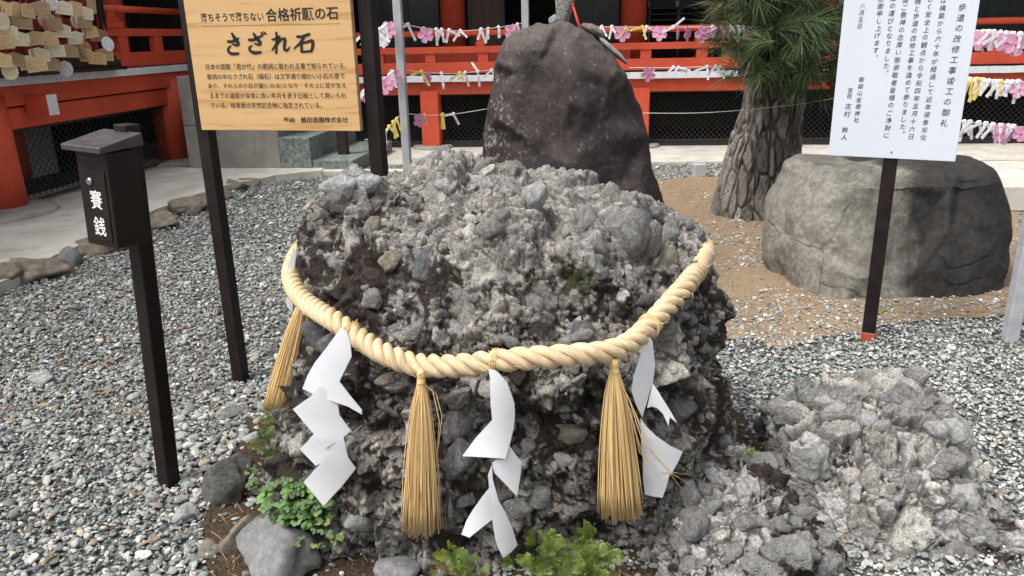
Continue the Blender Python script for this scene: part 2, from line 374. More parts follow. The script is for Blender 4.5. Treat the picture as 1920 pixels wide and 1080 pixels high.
# panelled front of the inner hall: dark frames, glass, brown boards
M_glass = pmat('dark_window_glass', (.02, .025, .026), (.03, .034, .036), rough=.12, spec=.5, rvar=.04)
def panel(x0, x1, z0, z1, m, y=12.78, fr=.05):
    p = obj('window', MB().box((x0+fr, y+.02, z0+fr), (x1-fr, y+.035, z1-fr)), m, hall)
    f = MB()
    f.box((x0, y, z0), (x1, y+.05, z0+fr)); f.box((x0, y, z1-fr), (x1, y+.05, z1)); f.box((x0, y, z0+fr), (x0+fr, y+.05, z1-fr)); f.box((x1-fr, y, z0+fr), (x1, y+.05, z1-fr))
    obj('frame', f, M_black, p)
for x0, x1 in [(-3.62, -3.1), (-3.1, -2.56), (-2.1, -1.52), (-.62, -.08), (-.08, .25)]:
    panel(x0, x1, 1.06, 3.34, M_glass if x0 != -2.1 else M_brownwood)
panel(3.68, 4.6, 1.06, 3.34, M_glass); panel(4.6, 5.5, 1.06, 3.34, M_glass); panel(5.5, 6.2, 1.06, 3.34, M_glass)
# far opening on the other side of the hall with green garden light
M_greenery = pmat('garden_leaves', (.05, .09, .03), (.30, .42, .16), scale=9, rough=.8, contrast=(.4, .6))
# interior counter things, each its own object
def top_at(name, lx, ly, z, label, cat, group=None, rz=0):
    v = RW @ Vector((lx, ly, z)); return empty(name, v, label, cat, group, rot=(0, 0, BA+rz))
tbl = top_at('trestle_table', -1.15, 13.4, 1.05, 'wooden trestle table with crossed legs in the dark hall', 'table')
M_tanwood = pmat('tan_wood', (.20, .14, .09), (.3, .22, .15), scale=5, stretch=(1, 6, 6), rough=.6)
obj('tabletop', MB().box((-.5, -.25, .62), (.5, .25, .66)), M_tanwood, tbl)
for s in (-1, 1):
    lg = MB(); lg.tube([(-.42*s, .18*s, 0), (.3*s, .18*s, .62)], .018, 6); obj('leg', lg, M_tanwood, tbl)
    lg = MB(); lg.tube([(.42*s, -.18*s, 0), (-.3*s, -.18*s, .62)], .018, 6); obj('leg', lg, M_tanwood, tbl)
def chair_stack(lx, label):
    for i in range(7):
        c = top_at('stacking_chair', lx, 12.95, 1.05+i*.085, label % ['lowest', 'second lowest', 'third', 'fourth', 'fifth', 'sixth', 'topmost'][i], 'chair', 'black stacked chairs on the veranda')
        s = MB(); s.box((-.22, -.2, .33), (.22, .2, .36)); obj('seat', s.mesh('seat', bev=.01), M_black, c)
        s = MB(); s.box((-.22, .17, .5), (.22, .20, .74)); obj('backrest', s.mesh('backrest', bev=.01), M_black, c)
        for sx in (-1, 1):
            for sy in (-1, 1): obj('leg', MB().tube([(.23*sx, .2*sy, 0), (.21*sx, .17*sy, .33 if sy < 0 else .72)], .01, 5), M_grey_metal if i == 3 else M_black, c)
chair_stack(.93, '%s black chair in the stack beside the red column'); chair_stack(1.38, '%s black chair in the stack nearer the wooden offering chest')
# wooden chest with a rack on top and a hanging plank sign
cb = top_at('wooden_chest', 2.03, 13.25, 1.05, 'pale wooden slatted chest inside the hall beside the red column', 'chest')
M_palewood = pmat('pale_chest_wood', (.50, .34, .17), (.62, .45, .25), scale=4, stretch=(1, 1, 8), rough=.6)
for i in range(5): obj('plank', MB().box((-.17, -.15, .05+i*.125), (.17, .15, .165+i*.125)).mesh('plank', bev=.004), M_palewood, cb)
for sx in (-.14, .14): obj('leg', MB().box((sx-.02, -.12, 0), (sx+.02, .12, .05)), M_palewood, cb)
ck = top_at('black_slotted_tray', 2.03, 13.25, 1.73, 'small black slotted tray on the pale wooden chest', 'tray')
obj('tray', MB().box((-.19, -.15, 0), (.19, .15, .02)), M_black, ck)
for i in range(5): obj('divider', MB().box((-.165+i*.07, -.14, .0205), (-.115+i*.07, -.12, .09)), M_palewood, ck)
obj('lid', MB().box((-.19, -.15, .0905), (.19, .15, .11)), M_black, ck)
hp = top_at('hanging_plank_sign', 1.68, 12.9, 1.62, 'narrow brown plank sign hanging beside the chair stacks', 'sign')
obj('plank', MB().box((-.05, -.01, -.1), (.05, .01, .8)).mesh('plank', bev=.004), M_tanwood, hp)
# chain-link panels below the floor
def chainlink(x0, x1, z0, z1, y, cell, parent, r=.0035, axis='x'):
    b = MB(); h = z1-z0; n = int((x1-x0+h)/cell)+1
    def pt(u, z, o): return (u, y+o, z) if axis == 'x' else (y+o, u, z)
    for i in range(n):
        a = x0-h+i*cell
        for s in (0, 1):
            u0, u1 = (a, a+h) if s == 0 else (a+h, a)
            za, zb = z0, z1
            if u0 > u1: lo, hi, zl, zh = u1, u0, z1, z0
            else: lo, hi, zl, zh = u0, u1, z0, z1
            if hi <= x0 or lo >= x1: continue
            if lo < x0: zl += (zh-zl)*(x0-lo)/(hi-lo); lo = x0
            if hi > x1: zh = zl+(zh-zl)*(x1-lo)/(hi-lo); hi = x1
            if hi-lo > .01: b.tube([pt(lo, zl, .004*s), pt(hi, zh, .004*s)], r, 4, cap=False)
    o = obj('chain_link_mesh', b, M_wire, parent); o['kind'] = 'stuff'
    f = MB()
    for zz in (z0, z1): f.tube([pt(x0, zz, 0), pt(x1, zz, 0)], .014, 6)
    obj('mesh_frame', f, M_wire, parent)
for i in range(3): chainlink(PILX[i]+.14, PILX[i+1]-.14, .10, .775, 11.30, .075, hall)
chainlink(X0, PILX[0]-.14, .10, .775, 11.30, .075, hall)
pbox('lattice_sill', (X0, 11.26, .031), (X1, 11.34, .085), M_dark, hall)
pbox('under_wall', (X0-2, 14.0, 0), (X1, 14.1, .95), M_dark, hall)

# ================================================================== WING (nearer, its veranda runs towards the camera)
wing = empty('shrine_wing', (0, 0, 0), 'vermilion side wing whose round pillars stand on the concrete walk at the far side', 'building', rot=(0, 0, BA))
XW = -5.4
wy0, wy1 = 3.2, 10.15
y = wy0
wm = MB().box((-1.2, 0, 0), (0, .42, .08)); wme = wm.mesh('floor_board', bev=.003); wme.materials.append(M_floor); wme.materials.append(M_whitepaint)
for p in wme.polygons:
    if p.center.x > -.01: p.material_index = 1
while y < wy1:
    o = bpy.data.objects.new('floor_board', wme); COL.objects.link(o); o.parent = wing; o.location = (XW+.03+rnd.uniform(-.002, .002), y, 1.215); y += .424
pbox('edge_beam', (XW-.16, wy0, 1.03), (XW-.01, wy1, 1.212), M_red, wing)
pbox('tie_beam', (XW-.14, wy0, .82), (XW-.05, 9.75, 1.012), M_red, wing)
for yy in (3.95, 6.98):
    pbox('beam_end', (XW-.009, yy, .935), (XW+.22, yy+.13, 1.115), M_red, wing)
    pbox('beam_end', (XW+.2205, yy-.004, .931), (XW+.228, yy+.134, 1.119), M_whitepaint, wing, bev=.001)
wp = MB(); wp.lathe([(.205, 0), (.20, .6), (.19, 1.03)], n=28); wpm = wp.mesh('pillar', smooth=True)
for yy in (3.5, 6.62, 9.72): obj('pillar', wpm, M_red, wing, (XW-.16, yy, .1))
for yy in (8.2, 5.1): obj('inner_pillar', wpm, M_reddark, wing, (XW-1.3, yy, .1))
bs = MB(); bs.lathe([(.52, 0), (.53, .06), (.50, .10), (.3, .11)], n=28)
obj('base_stone', bs.mesh('base_stone', smooth=True), M_concgrey, wing, (XW-.16, 6.5, .03))
obj('base_stone', bs.mesh('base_stone', smooth=True), M_concgrey, wing, (XW-.16, 9.72, .02))
obj('base_stone', bs.mesh('base_stone', smooth=True), M_concgrey, wing, (XW-.16, 3.5, .02))
# railing of the wing
pbox('lower_rail', (XW-.09, 8.45, 1.31), (XW+.0, wy1, 1.468), M_red, wing)
pbox('middle_rail', (XW-.09, 8.3, 1.645), (XW+.0, wy1, 1.73), M_red, wing)
t_ = MB(); t_.tube([(XW-.05, 8.25, 1.94), (XW-.05, wy1, 1.94)], .038, 16); obj('top_rail', t_.mesh('top_rail', smooth=True), M_red, wing)
for yy in (8.66, 9.4): obj('strut', MB().box((XW-.085, yy, 1.4685), (XW-.005, yy+.17, 1.6445)).mesh('strut', bev=.003), M_red, wing)
nw = MB(); nw.box((XW-.10, 8.47, 1.7305), (XW+.01, 8.78, 1.80)); nw.box((XW-.085, 8.51, 1.8005), (XW-.005, 8.73, 1.84)); nw.box((XW-.08, 8.55, 1.8405), (XW-.01, 8.67, 1.91)); obj('newel', nw.mesh('newel', bev=.008), M_red, wing)
# inside of the wing
obj('column', MB().lathe([(.15, 0), (.15, 2.4)], n=24).mesh('column', smooth=True), M_red, wing, (XW-1.0, 10.2, 1.3))
obj('column', MB().lathe([(.15, 0), (.15, 2.4)], n=24).mesh('column', smooth=True), M_red, wing, (XW-1.0, 7.6, 1.3))
pbox('back_wall', (XW-2.6, wy0-1, 0), (XW-2.5, 12.4, 4.0), M_dark, wing)
pbox('wing_floor', (XW-2.5, wy0-1, 1.2), (XW-1.18, 12.4, 1.29), M_dark, wing)
pbox('end_wall', (XW-2.5, 12.3, 0), (XW-.2, 12.4, 4.0), M_dark, wing)
r2 = MB(); r2.box((XW-3.4, wy0-1.5, 4.6), (XW-.35, 12.4, 4.75)); obj('unseen_roof', r2, M_dark, wing)  # out of view, raised and cut back to keep the veranda edge bright
pbox('white_plinth', (XW-1.75, 6.9, 0), (XW-1.6, 9.4, .62), M_whitepaint, wing)
chainlink(6.86, 9.52, .12, .80, XW-.12, .085, wing, axis='y')
chainlink(3.72, 6.40, .12, .80, XW-.12, .085, wing, axis='y')
# cheek wall and stone steps between wing and hall
stp = empty('stone_stair', RW @ Vector((-4.3, 9.1, 0)), 'stone stair with grey concrete cheek wall beside the wing', 'stairs', rot=(0, 0, BA))
def sbox(name, a, b, m, bev=.008):
    mb = MB(); mb.box((a[0]+4.3, a[1]-9.1, a[2]), (b[0]+4.3, b[1]-9.1, b[2])); return obj(name, mb.mesh(name, bev=bev), m, stp)
sbox('cheek_wall', (-5.04, 9.1, 0), (-3.86, 9.35, .60), M_concgrey); sbox('cheek_wall', (-5.04, 9.1, .603), (-3.86, 9.35, 1.18), M_concgrey)
sbox('step', (-3.857, 9.08, 0), (-3.47, 10.9, .452), M_steps); sbox('step', (-3.467, 9.1, 0), (-2.95, 10.9, .178), M_steps)
sbox('step', (-3.857, 9.6, .455), (-3.86+.12, 10.9, .72), M_steps); sbox('step', (-5.0, 9.36, 0), (-3.86, 10.9, .9), M_steps)
sbox('stair_kerb', (-4.85, 8.93, 0), (-2.2, 9.078, .075), M_conc)
pst = empty('wooden_post', RW @ Vector((-3.23, 9.6, .178)), 'short dark brown wooden post standing on the lower stone step', 'post', rot=(0, 0, BA))
obj('shaft', MB().box((-.06, -.06, 0), (.06, .06, 1.0)).mesh('shaft', bev=.008), M_dark, pst)
# grey block that marks the gravel edge, and stone kerb at far right
v = G(1310, 331); gb = empty('marker_post', v, 'short grey square marker block at the gravel edge near the pine', 'marker')
obj('block', MB().box((-.07, -.07, 0), (.07, .07, .15)).mesh('block', bev=.01), M_grey_metal, gb)
v = G(1945, 398); kb = empty('stone_kerb', v, 'pale stone kerb block with a black post on it behind the boulder', 'kerb', rot=(0, 0, BA))
kk = MB(); kk.add([(-.33, 0, 0), (.9, -.1, 0), (1.2, 1.4, 0), (-.5, 1.3, 0), (-.33, 0, .24), (.9, -.1, .24), (1.2, 1.4, .24), (-.5, 1.3, .24)], [(0, 3, 2, 1), (4, 5, 6, 7), (0, 1, 5, 4), (1, 2, 6, 5), (2, 3, 7, 6), (3, 0, 4, 7)])
obj('kerb', kk.mesh('kerb', bev=.02), M_conc, kb)
# black posted notice at the far right, standing on the kerb
nb_ = empty('notice_frame', v+Vector((.13, .25, .24)), 'black framed white notice standing on the stone kerb', 'notice board', rot=(0, math.radians(6), BA))
obj('post', MB().box((-.03, -.03, 0), (.03, .03, .5)), M_black, nb_)
obj('panel', MB().box((-.02, -.01, .5), (.6, .01, 1.9)), M_signwhite, nb_)
fr_ = MB(); fr_.box((-.06, -.02, .45), (-.0205, .02, 1.95)); fr_.box((-.02, -.02, .45), (.6, .02, .4995)); obj('frame', fr_, M_black, nb_)
# small sign seen inside at the right end of the hall
ss = top_at('reception_sign', 3.75, 12.5, 1.8, 'white sign with blue and green band inside at the right end of the hall', 'sign')
obj('panel', MB().box((-.35, 0, -.25), (.35, .02, .5)), M_signwhite, ss)
obj('band', MB().box((-.33, -.004, -.05), (.33, -.001, .08)), pmat('blue_band', (.02, .12, .3), (.03, .25, .2), scale=3), ss)
# ================================================================== ROCKS
def smooth1(a, k):
    if k < 1: return a
    w_ = np.hanning(2*k+3)[1:-1]; w_ /= w_.sum(); p = np.pad(a, k, mode='edge'); return np.convolve(p, w_, 'valid')
def ring_surface(rows, nth_f, nth_b, nlev, e=2.4, sm=12):
    """rows: (z, xl, xr, yc, yfront, yback) from the top down to the ground"""
    R = np.array(sorted(rows, key=lambda r: -r[0]), float)
    s = np.concatenate([[0], np.cumsum(np.sqrt(np.diff(R[:, 0])**2+np.diff(R[:, 4])**2+.25*np.diff(R[:, 2]-R[:, 1])**2))])
    q = np.linspace(0, s[-1], nlev)
    z, xl, xr, yc, yf, yb = [smooth1(np.interp(q, s, R[:, i]), sm) for i in range(6)]
    z[-1] = R[-1, 0]
    th = np.concatenate([np.linspace(-PI, 0, nth_f, endpoint=False), np.linspace(0, PI, nth_b, endpoint=False)])
    # more samples where the outline turns away: even spacing in angle after the stretch
    c, s_ = np.cos(th), np.sin(th); r = (np.abs(c)**e+np.abs(s_)**e)**(-1/e)
    cx, ax = (xl+xr)/2, (xr-xl)/2
    X = cx[:, None]+ax[:, None]*(r*c)[None]
    Y = yc[:, None]+np.where(s_[None] < 0, (yc-yf)[:, None], (yb-yc)[:, None])*(r*s_)[None]
    Z = np.repeat(z[:, None], len(th), 1)
    P = np.stack([X, Y, Z], -1); c = P[0].mean(0); w0 = float(np.linalg.norm(P[0]-c, axis=1).max()); K = max(2, int(w0/.012))
    t = np.linspace(.004, 1, K, endpoint=False)[:, None, None]                     # closes the top
    return np.concatenate([c[None, None]+(P[0]-c)[None]*t, P], 0)
def grid_normals(P):
    dt = np.roll(P, -1, 1)-np.roll(P, 1, 1); ds = np.gradient(P, axis=0)
    n = np.cross(ds, dt); n /= np.maximum(np.linalg.norm(n, axis=-1, keepdims=True), 1e-9)
    return n
def grid_faces(nl, nt, cap=True):
    i = np.arange(nl-1)[:, None]; j = np.arange(nt)[None]; j2 = (j+1) % nt
    return np.stack([i*nt+j, (i+1)*nt+j, (i+1)*nt+j2, i*nt+j2], -1).reshape(-1, 4)
def stone_layer(P, L, k, keep, tiltf=.60, sharp=.24, aniso=(1, 1, 1)):
    F1, F2, R, V = worley(P/L*np.array(aniso), k)
    e_ = F2-F1; on = (R[:, 0] < keep)
    pl = sstep(.0, sharp, e_)
    t = (V[:, 0]*(R[:, 1]-.5)+V[:, 1]*(R[:, 2]-.5)+V[:, 2]*(R[:, 1]*R[:, 2]*2-.5))*2*tiltf
    h = pl*(.13+.30*R[:, 1]+t*.8)
    return h*L, on & (e_ > .03), pl, R
def stone_cols(n, seed):
    r = np.random.RandomState(seed)
    g = r.uniform(.13, .44, n); return np.stack([g*r.uniform(1.0, 1.07, n), g, g*r.uniform(.90, 1.0, n)], 1)
PAL = stone_cols(64, 3)
def breccia(P, Nn, sizes, moss, pale, k=0, lump=.05, rough=.004, mxs=1.0, cv=1.0, karst=0., hs=1.0):
    """turns a smooth surface into conglomerate: returns new points and colours"""
    sh = P.shape; p = P.reshape(-1, 3); n = Nn.reshape(-1, 3)
    d = (fbm(p*3.1, 4, k)-.5)*2.4*lump+(fbm(p*8, 3, k+4)-.5)*lump*.9 + (np.abs(fbm(p*6.5, 3, k+9)-.5))*-lump*1.8 + (fbm(p*14, 3, k+19)-.5)*lump*.45 - np.maximum(fbm(p*11, 3, k+23)-.58, 0)*lump*2.2
    B1, B2, BR, BV = worley(p/(lump*3.6)+k, k+7); be = sstep(0, .22, B2-B1)                # fused blocks
    d = d+((BV*(BR-.5)).sum(1))*be*lump*2.3+(BR[:, 0]-.5)*be*lump*.9-lump*.12
    if karst:
        n1_, n2_, n3_ = fbm(p*5.5+n*.0, 4, k+41)-.5, fbm(p*13, 4, k+43)-.5, fbm(p*27, 3, k+45)-.5
        d = d-karst*(.020*np.exp(-(n1_/.06)**2)+.011*np.exp(-(n2_/.07)**2)+.005*np.exp(-(n3_/.08)**2))+karst*.004
    p = p+n*d[:, None]
    h = (fbm(p*45, 3, k+31)-.5)*.013+(fbm(p*140, 2, k+33)-.5)*.006-.003
    g1, g2, gR, gV = worley(p/.0085, k+35); h = h+sstep(0, .4, g2-g1)*.0028*(.3+gR[:, 0])
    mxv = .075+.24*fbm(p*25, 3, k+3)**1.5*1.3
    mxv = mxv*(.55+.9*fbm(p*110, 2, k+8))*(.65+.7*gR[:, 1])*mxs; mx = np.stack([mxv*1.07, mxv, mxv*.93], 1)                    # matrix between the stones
    col = mx.copy(); is_st = np.zeros(len(p), bool)
    for L, keep, kk in sizes:
        hh, on, pl, R = stone_layer(p+(fbm(p*30, 2, kk)[:, None]-.5)*.012, L, kk, keep)
        m = on & ~is_st; hh = hh*hs
        hh = hh+(fbm(p*60, 2, kk+5)-.5)*.15*L
        h = np.where(m, np.maximum(h, hh*.85+.3*h), h)
        sc = (PAL[(R[:, 2]*63).astype(int)]*cv+.25*(1-cv))*(.75+.5*fbm(p*45, 3, kk+2))[:, None]
        col = np.where(m[:, None], mx*(1-pl[:, None])+sc*pl[:, None], col); is_st |= m
    p = p+n*h[:, None]
    mo = moss(p)+(fbm(p*9, 4, k+77)-.5)*2.0
    amt = sstep(-.05, .30, mo+(fbm(p*38, 3, k+71)-.5)*1.3-is_st*.62)
    mc = .004+.016*fbm(p*120, 2, k+51); mossc = np.stack([mc*1.45, mc*.80, mc*.55], 1)
    col = col*(1-amt[:, None]*.93)+mossc*amt[:, None]*.93
    pa = sstep(.35, .75, pale(p)+(fbm(p*7, 4, k+88)-.5)*1.2)[:, None]
    pc = (.22+.42*fbm(p*60, 3, k+61))[:, None]*np.array([1.03, 1, .95])
    col = col*(1-pa*.7)+pc*pa*.7
    return p.reshape(sh), col
M_rock = pmat('conglomerate_rock', (1, 1, 1), attr='col', scale=150, rough=.85, bump=.6, bscale=110, spec=.25, contrast=(.36, .64), bdist=.008)
def crackle(m, sc, st, dist):
    t = m.node_tree; L = t.links; b = t.nodes['Principled BSDF']; tc = N(t, 'ShaderNodeTexCoord'); old = b.inputs['Normal'].links[0].from_socket
    vo = N(t, 'ShaderNodeTexVoronoi', Scale=sc, feature='DISTANCE_TO_EDGE'); nz_ = N(t, 'ShaderNodeTexNoise', Scale=sc*.6, Detail=3); L.new(tc.outputs['Object'], nz_.inputs['Vector'])
    mx = N(t, 'ShaderNodeMix', data_type='VECTOR'); mx.inputs[0].default_value = .06; L.new(tc.outputs['Object'], mx.inputs[4]); L.new(nz_.outputs['Color'], mx.inputs[5]); L.new(mx.outputs[1], vo.inputs['Vector'])
    mr = N(t, 'ShaderNodeMapRange'); L.new(vo.outputs['Distance'], mr.inputs[0]); mr.inputs[2].default_value = .22
    bp = N(t, 'ShaderNodeBump', Strength=st, Distance=dist); L.new(mr.outputs[0], bp.inputs['Height']); L.new(old, bp.inputs['Normal']); L.new(bp.outputs[0], b.inputs['Normal'])
crackle(M_rock, 85, .4, .005)
for n_ in M_rock.node_tree.nodes:
    if n_.type == 'MAP_RANGE' and abs(n_.inputs[3].default_value-.72) < .001: n_.inputs[3].default_value = .62; n_.inputs[4].default_value = 1.4
M_cobble = pmat('embedded_stone', (.12, .118, .114), (.30, .294, .284), scale=2.2, rough=.8, bump=.55, bdist=.25, bscale=4, spec=.25, dirt=((.035, .028, .022), 2.5, .8))
M_cobble_pale = pmat('pale_stone', (.24, .24, .238), (.48, .478, .47), scale=2.2, rough=.8, bump=.55, bdist=.25, bscale=4, spec=.25, dirt=((.12, .11, .1), 2.5, .5))
M_cobble_dark = pmat('dark_stone', (.065, .066, .068), (.16, .162, .162), scale=2.2, rough=.75, bump=.55, bdist=.25, bscale=4, spec=.3, dirt=((.03, .025, .02), 2.5, .5))
M_cobble_tan = pmat('tan_stone', (.15, .136, .112), (.32, .285, .23), scale=2.2, rough=.8, bump=.55, bdist=.25, bscale=4, spec=.25, dirt=((.06, .045, .035), 2.5, .5))
CM = [M_cobble, M_cobble, M_cobble_dark, M_cobble, M_cobble_tan, M_cobble_pale]

_ico = {}
def ico(sub):
    if sub not in _ico:
        bm = bmesh.new(); bmesh.ops.create_icosphere(bm, subdivisions=sub, radius=1); bm.verts.ensure_lookup_table()
        _ico[sub] = (np.array([v.co[:] for v in bm.verts]), np.array([[v.index for v in f.verts] for f in bm.faces])); bm.free()
    return _ico[sub]
def stone_mesh(name, seed, sub=2, planes=14, soft=14, shape=(1, .8, .6), rough=.04, smooth=True):
    r = np.random.RandomState(seed); V, F = ico(sub)
    k_ = np.arange(planes)+.5; zf = 1-2*k_/planes; af = k_*2.39996+r.uniform(0, 6); n = np.stack([np.cos(af)*np.sqrt(1-zf*zf), np.sin(af)*np.sqrt(1-zf*zf), zf], 1)
    n = n+r.normal(size=n.shape)*.28; n /= np.linalg.norm(n, axis=1, keepdims=True); d = r.uniform(.62, .98, planes)          # a chipped, many-faced body
    dots = V@n.T; rr = np.where(dots > .05, d/np.maximum(dots, .05), 9)
    rad = (np.exp(-soft*rr).sum(1)); rad = np.minimum(-np.log(rad)/soft, 1.25)
    P = V*rad[:, None]*np.array(shape); P = P*(1+rough*(fbm(V*2.5+seed, 3)-.5)[:, None]*2)
    return mesh_np(name, P, F, smooth=smooth)
COB = [stone_mesh('cobble', 100+i, 3, 11, 45, shape=(1, rnd.uniform(.75, .95), rnd.uniform(.7, .9)), rough=.16) for i in range(12)]
COBs = []
for m_ in CM:
    COBs.append([])
    for q in COB:
        c = q.copy(); c.materials.append(m_); COBs[-1].append(c)

def bvh_of(V, F): return BVHTree.FromPolygons([tuple(v) for v in V], [tuple(f) for f in F])
def px_rows(rows):
    out = []
    for py, xl, xr, Y, yf, yb in rows:
        a, b = PY(xl, py, Y), PY(xr, py, Y); out.append(((a.z+b.z)/2, a.x, b.x, Y, yf, yb))
    return out
# ---- the big conglomerate rock
main_rows = px_rows([(280, 838, 872, 2.78, 2.72, 2.84), (286, 795, 892, 2.78, 2.66, 2.9), (304, 762, 915, 2.78, 2.60, 2.96), (326, 690, 955, 2.76, 2.53, 3.0), (346, 640, 1015, 2.75, 2.45, 3.03), (366, 615, 1110, 2.74, 2.36, 3.06),
    (388, 606, 1205, 2.73, 2.27, 3.1), (410, 600, 1280, 2.72, 2.19, 3.13), (440, 590, 1304, 2.70, 2.11, 3.16), (480, 584, 1312, 2.68, 2.04, 3.18), (540, 574, 1325, 2.64, 1.985, 3.2), (600, 562, 1336, 2.60, 1.955, 3.2),
    (680, 548, 1340, 2.55, 1.94, 3.2), (760, 532, 1362, 2.50, 1.945, 3.2), (820, 520, 1388, 2.47, 1.96, 3.2), (870, 512, 1400, 2.45, 1.98, 3.2)])
main_rows.append((-.03, main_rows[-1][1]-.03, main_rows[-1][2]+.02, 2.45, 1.97, 3.2))
P = ring_surface(main_rows, 860, 170, 470, e=2.5, sm=14)
Nn = grid_normals(P)
# front ridge and hollows of this particular rock
x_, z_ = P[..., 0], P[..., 2]
def bump_at(px, py, Y, r, h):
    c = PY(px, py, Y); d2 = ((P-np.array(c))**2).sum(-1); return h*np.exp(-d2/(r*r))
D = bump_at(855, 345, 2.50, .16, .085)+bump_at(900, 420, 2.25, .12, .04)+bump_at(640, 350, 2.55, .10, .05)-bump_at(765, 352, 2.5, .08, .09)+bump_at(1165, 435, 2.22, .13, .05)-bump_at(1080, 545, 2.04, .10, .07)-bump_at(1160, 555, 2.04, .09, .05)
D = D+bump_at(970, 590, 1.98, .13, .05)-bump_at(1180, 960, 1.95, .10, .12)-bump_at(690, 470, 2.10, .11, .05)+bump_at(1290, 400, 2.6, .08, .03)+bump_at(940, 470, 2.12, .10, .04)-bump_at(1040, 420, 2.25, .07, .05)
P = P+Nn*D[..., None]; Nn = grid_normals(P)
def moss_main(p):
    x, y, z = p[:, 0], p[:, 1], p[:, 2]
    a = .24+1.05*np.exp(-(((x+.50)/.22)**2+((z-.82)/.20)**2))+.34*sstep(.78, .60, z)-.50*sstep(.88, 1.04, z)+.35*np.exp(-(((x-.2)/.16)**2+((z-.80)/.05)**2))
    return a+.12
def pale_main(p):
    x, y, z = p[:, 0], p[:, 1], p[:, 2]
    return -.10+.42*sstep(.92, 1.08, z)+.28*np.exp(-(((x-.03)/.13)**2+((z-.80)/.07)**2))
P2, colm = breccia(P, Nn, [(.085, .12, 101), (.045, .30, 202), (.026, .50, 303), (.014, .6, 404)], moss_main, pale_main, k=5, lump=.058)
# green moss cushions in the hollow on the right shoulder
pf = P2.reshape(-1, 3)
gm = np.exp(-(((pf[:, 0]-.17)/.15)**2+((pf[:, 2]-.87)/.05)**2))+(fbm(pf*22, 3, 66)-.5)*1.4
ga = sstep(.55, .85, gm)[:, None]*(pf[:, 1] < 2.5)[:, None]
colm = colm*(1-ga*.8)+np.array([.035, .040, .012])*ga*.8
rock = empty('conglomerate_rock', (0, 2.55, 0), 'large rough conglomerate boulder girdled with the straw rope at the centre', 'rock')
def attach(name, V, F, col, m, root, kind=None):
    V = np.asarray(V)-np.array(root.location)[None]
    o = obj(name, mesh_np(name, V, F, col), m, root)
    if kind: o['kind'] = kind
    return o
Fm = grid_faces(P2.shape[0], 1030)
attach('rock_mass', pf, Fm, colm*np.array([.765, .755, .73]), M_rock, rock)
bvh_main = bvh_of(P2[::3, ::3].reshape(-1, 3), grid_faces(len(P2[::3]), P2[::3, ::3].shape[1]))
ORI = Vector((0, 0, EYE))
def hit(bv, px, py):
    h = bv.ray_cast(ORI, ray(px, py).normalized()); return h[0], h[1]
def put_cobble(root, bv, px, py, wpx, hpx=None, mi=None, rz=None, sink=.35, rn=rnd):
    p, n = hit(bv, px, py)
    if p is None: return None
    dist = (p-ORI).dot(CR @ Vector((0, 0, -1)))
    rx = wpx/2*dist/FPX; rh = (hpx or wpx)/2*dist/FPX
    if n.dot(p-ORI) > 0: n = -n
    mi = rn.randrange(6) if mi is None else mi
    o = bpy.data.objects.new('cobble', rn.choice(COBs[mi])); COL.objects.link(o); o.parent = root
    vd = (p-ORI).normalized(); right = vd.cross(Vector((0, 0, 1))).normalized(); up = right.cross(vd)
    Mt = Matrix((right, vd, up)).transposed() @ Matrix.Rotation(rz if rz is not None else rn.uniform(-.7, .7), 3, 'Y') @ Matrix.Rotation(rn.uniform(-.3, .3), 3, 'X')
    o.rotation_euler = Mt.to_euler()
    dep = min(rx, rh)*.9
    o.scale = (rx*1.12, dep, rh*1.25)
    o.location = p-n*dep*sink-root.location
    return o
big = [(636, 350, 60, 52, 5), (690, 344, 52, 38, 5), (668, 328, 34, 24, 5), (612, 330, 26, 30, 5), (700, 430, 40, 58, 4, .3), (800, 502, 52, 82, 2, .45), (922, 430, 42, 48, 0, .3), (905, 345, 40, 42, 5), (833, 350, 36, 30, 5), (1002, 368, 60, 66, 5), (1096, 420, 36, 66, 3, .1),
       (1180, 436, 98, 84, 0, -.2), (1245, 486, 72, 58, 4, 0), (1124, 462, 30, 38, 3), (1195, 512, 32, 30, 0), (735, 492, 50, 40, 4), (1000, 572, 54, 58, 0, .5), (600, 622, 60, 76, 2, .2), (640, 650, 90, 62, 2, -.3), (790, 480, 24, 26, 3), (1060, 812, 66, 38, 4, .1),
       (985, 842, 28, 44, 0), (858, 862, 54, 80, 0, .2), (872, 938, 44, 40, 3), (1012, 928, 56, 56, 0, .6), (968, 952, 50, 38, 0, .3), (676, 974, 54, 46, 5), (1276, 592, 36, 26, 0), (1310, 620, 34, 44, 2), (1055, 860, 34, 26, 5), (1072, 872, 20, 24, 5), (1062, 776, 30, 20, 0),
       (1270, 770, 70, 60, 2), (530, 690, 26, 26, 2), (724, 712, 34, 32, 4), (1148, 900, 34, 40, 3), (850, 800, 60, 90, 3, .3), (640, 720, 44, 54, 2), (780, 380, 34, 30, 0), (1250, 440, 34, 50, 3, .4), (1226, 400, 40, 30, 0), (1285, 420, 44, 40, 0), (890, 560, 30, 26, 0), (560, 570, 24, 28, 3), (1090, 630, 44, 30, 0), (960, 640, 40, 26, 3), (780, 620, 44, 34, 3), (700, 560, 36, 44, 0), (1210, 560, 36, 30, 2)]
rc = random.Random(21)
for b_ in big: put_cobble(rock, bvh_main, b_[0], b_[1], b_[2], b_[3], b_[4], b_[5] if len(b_) > 5 else None, .02, rc)
cnt = 0
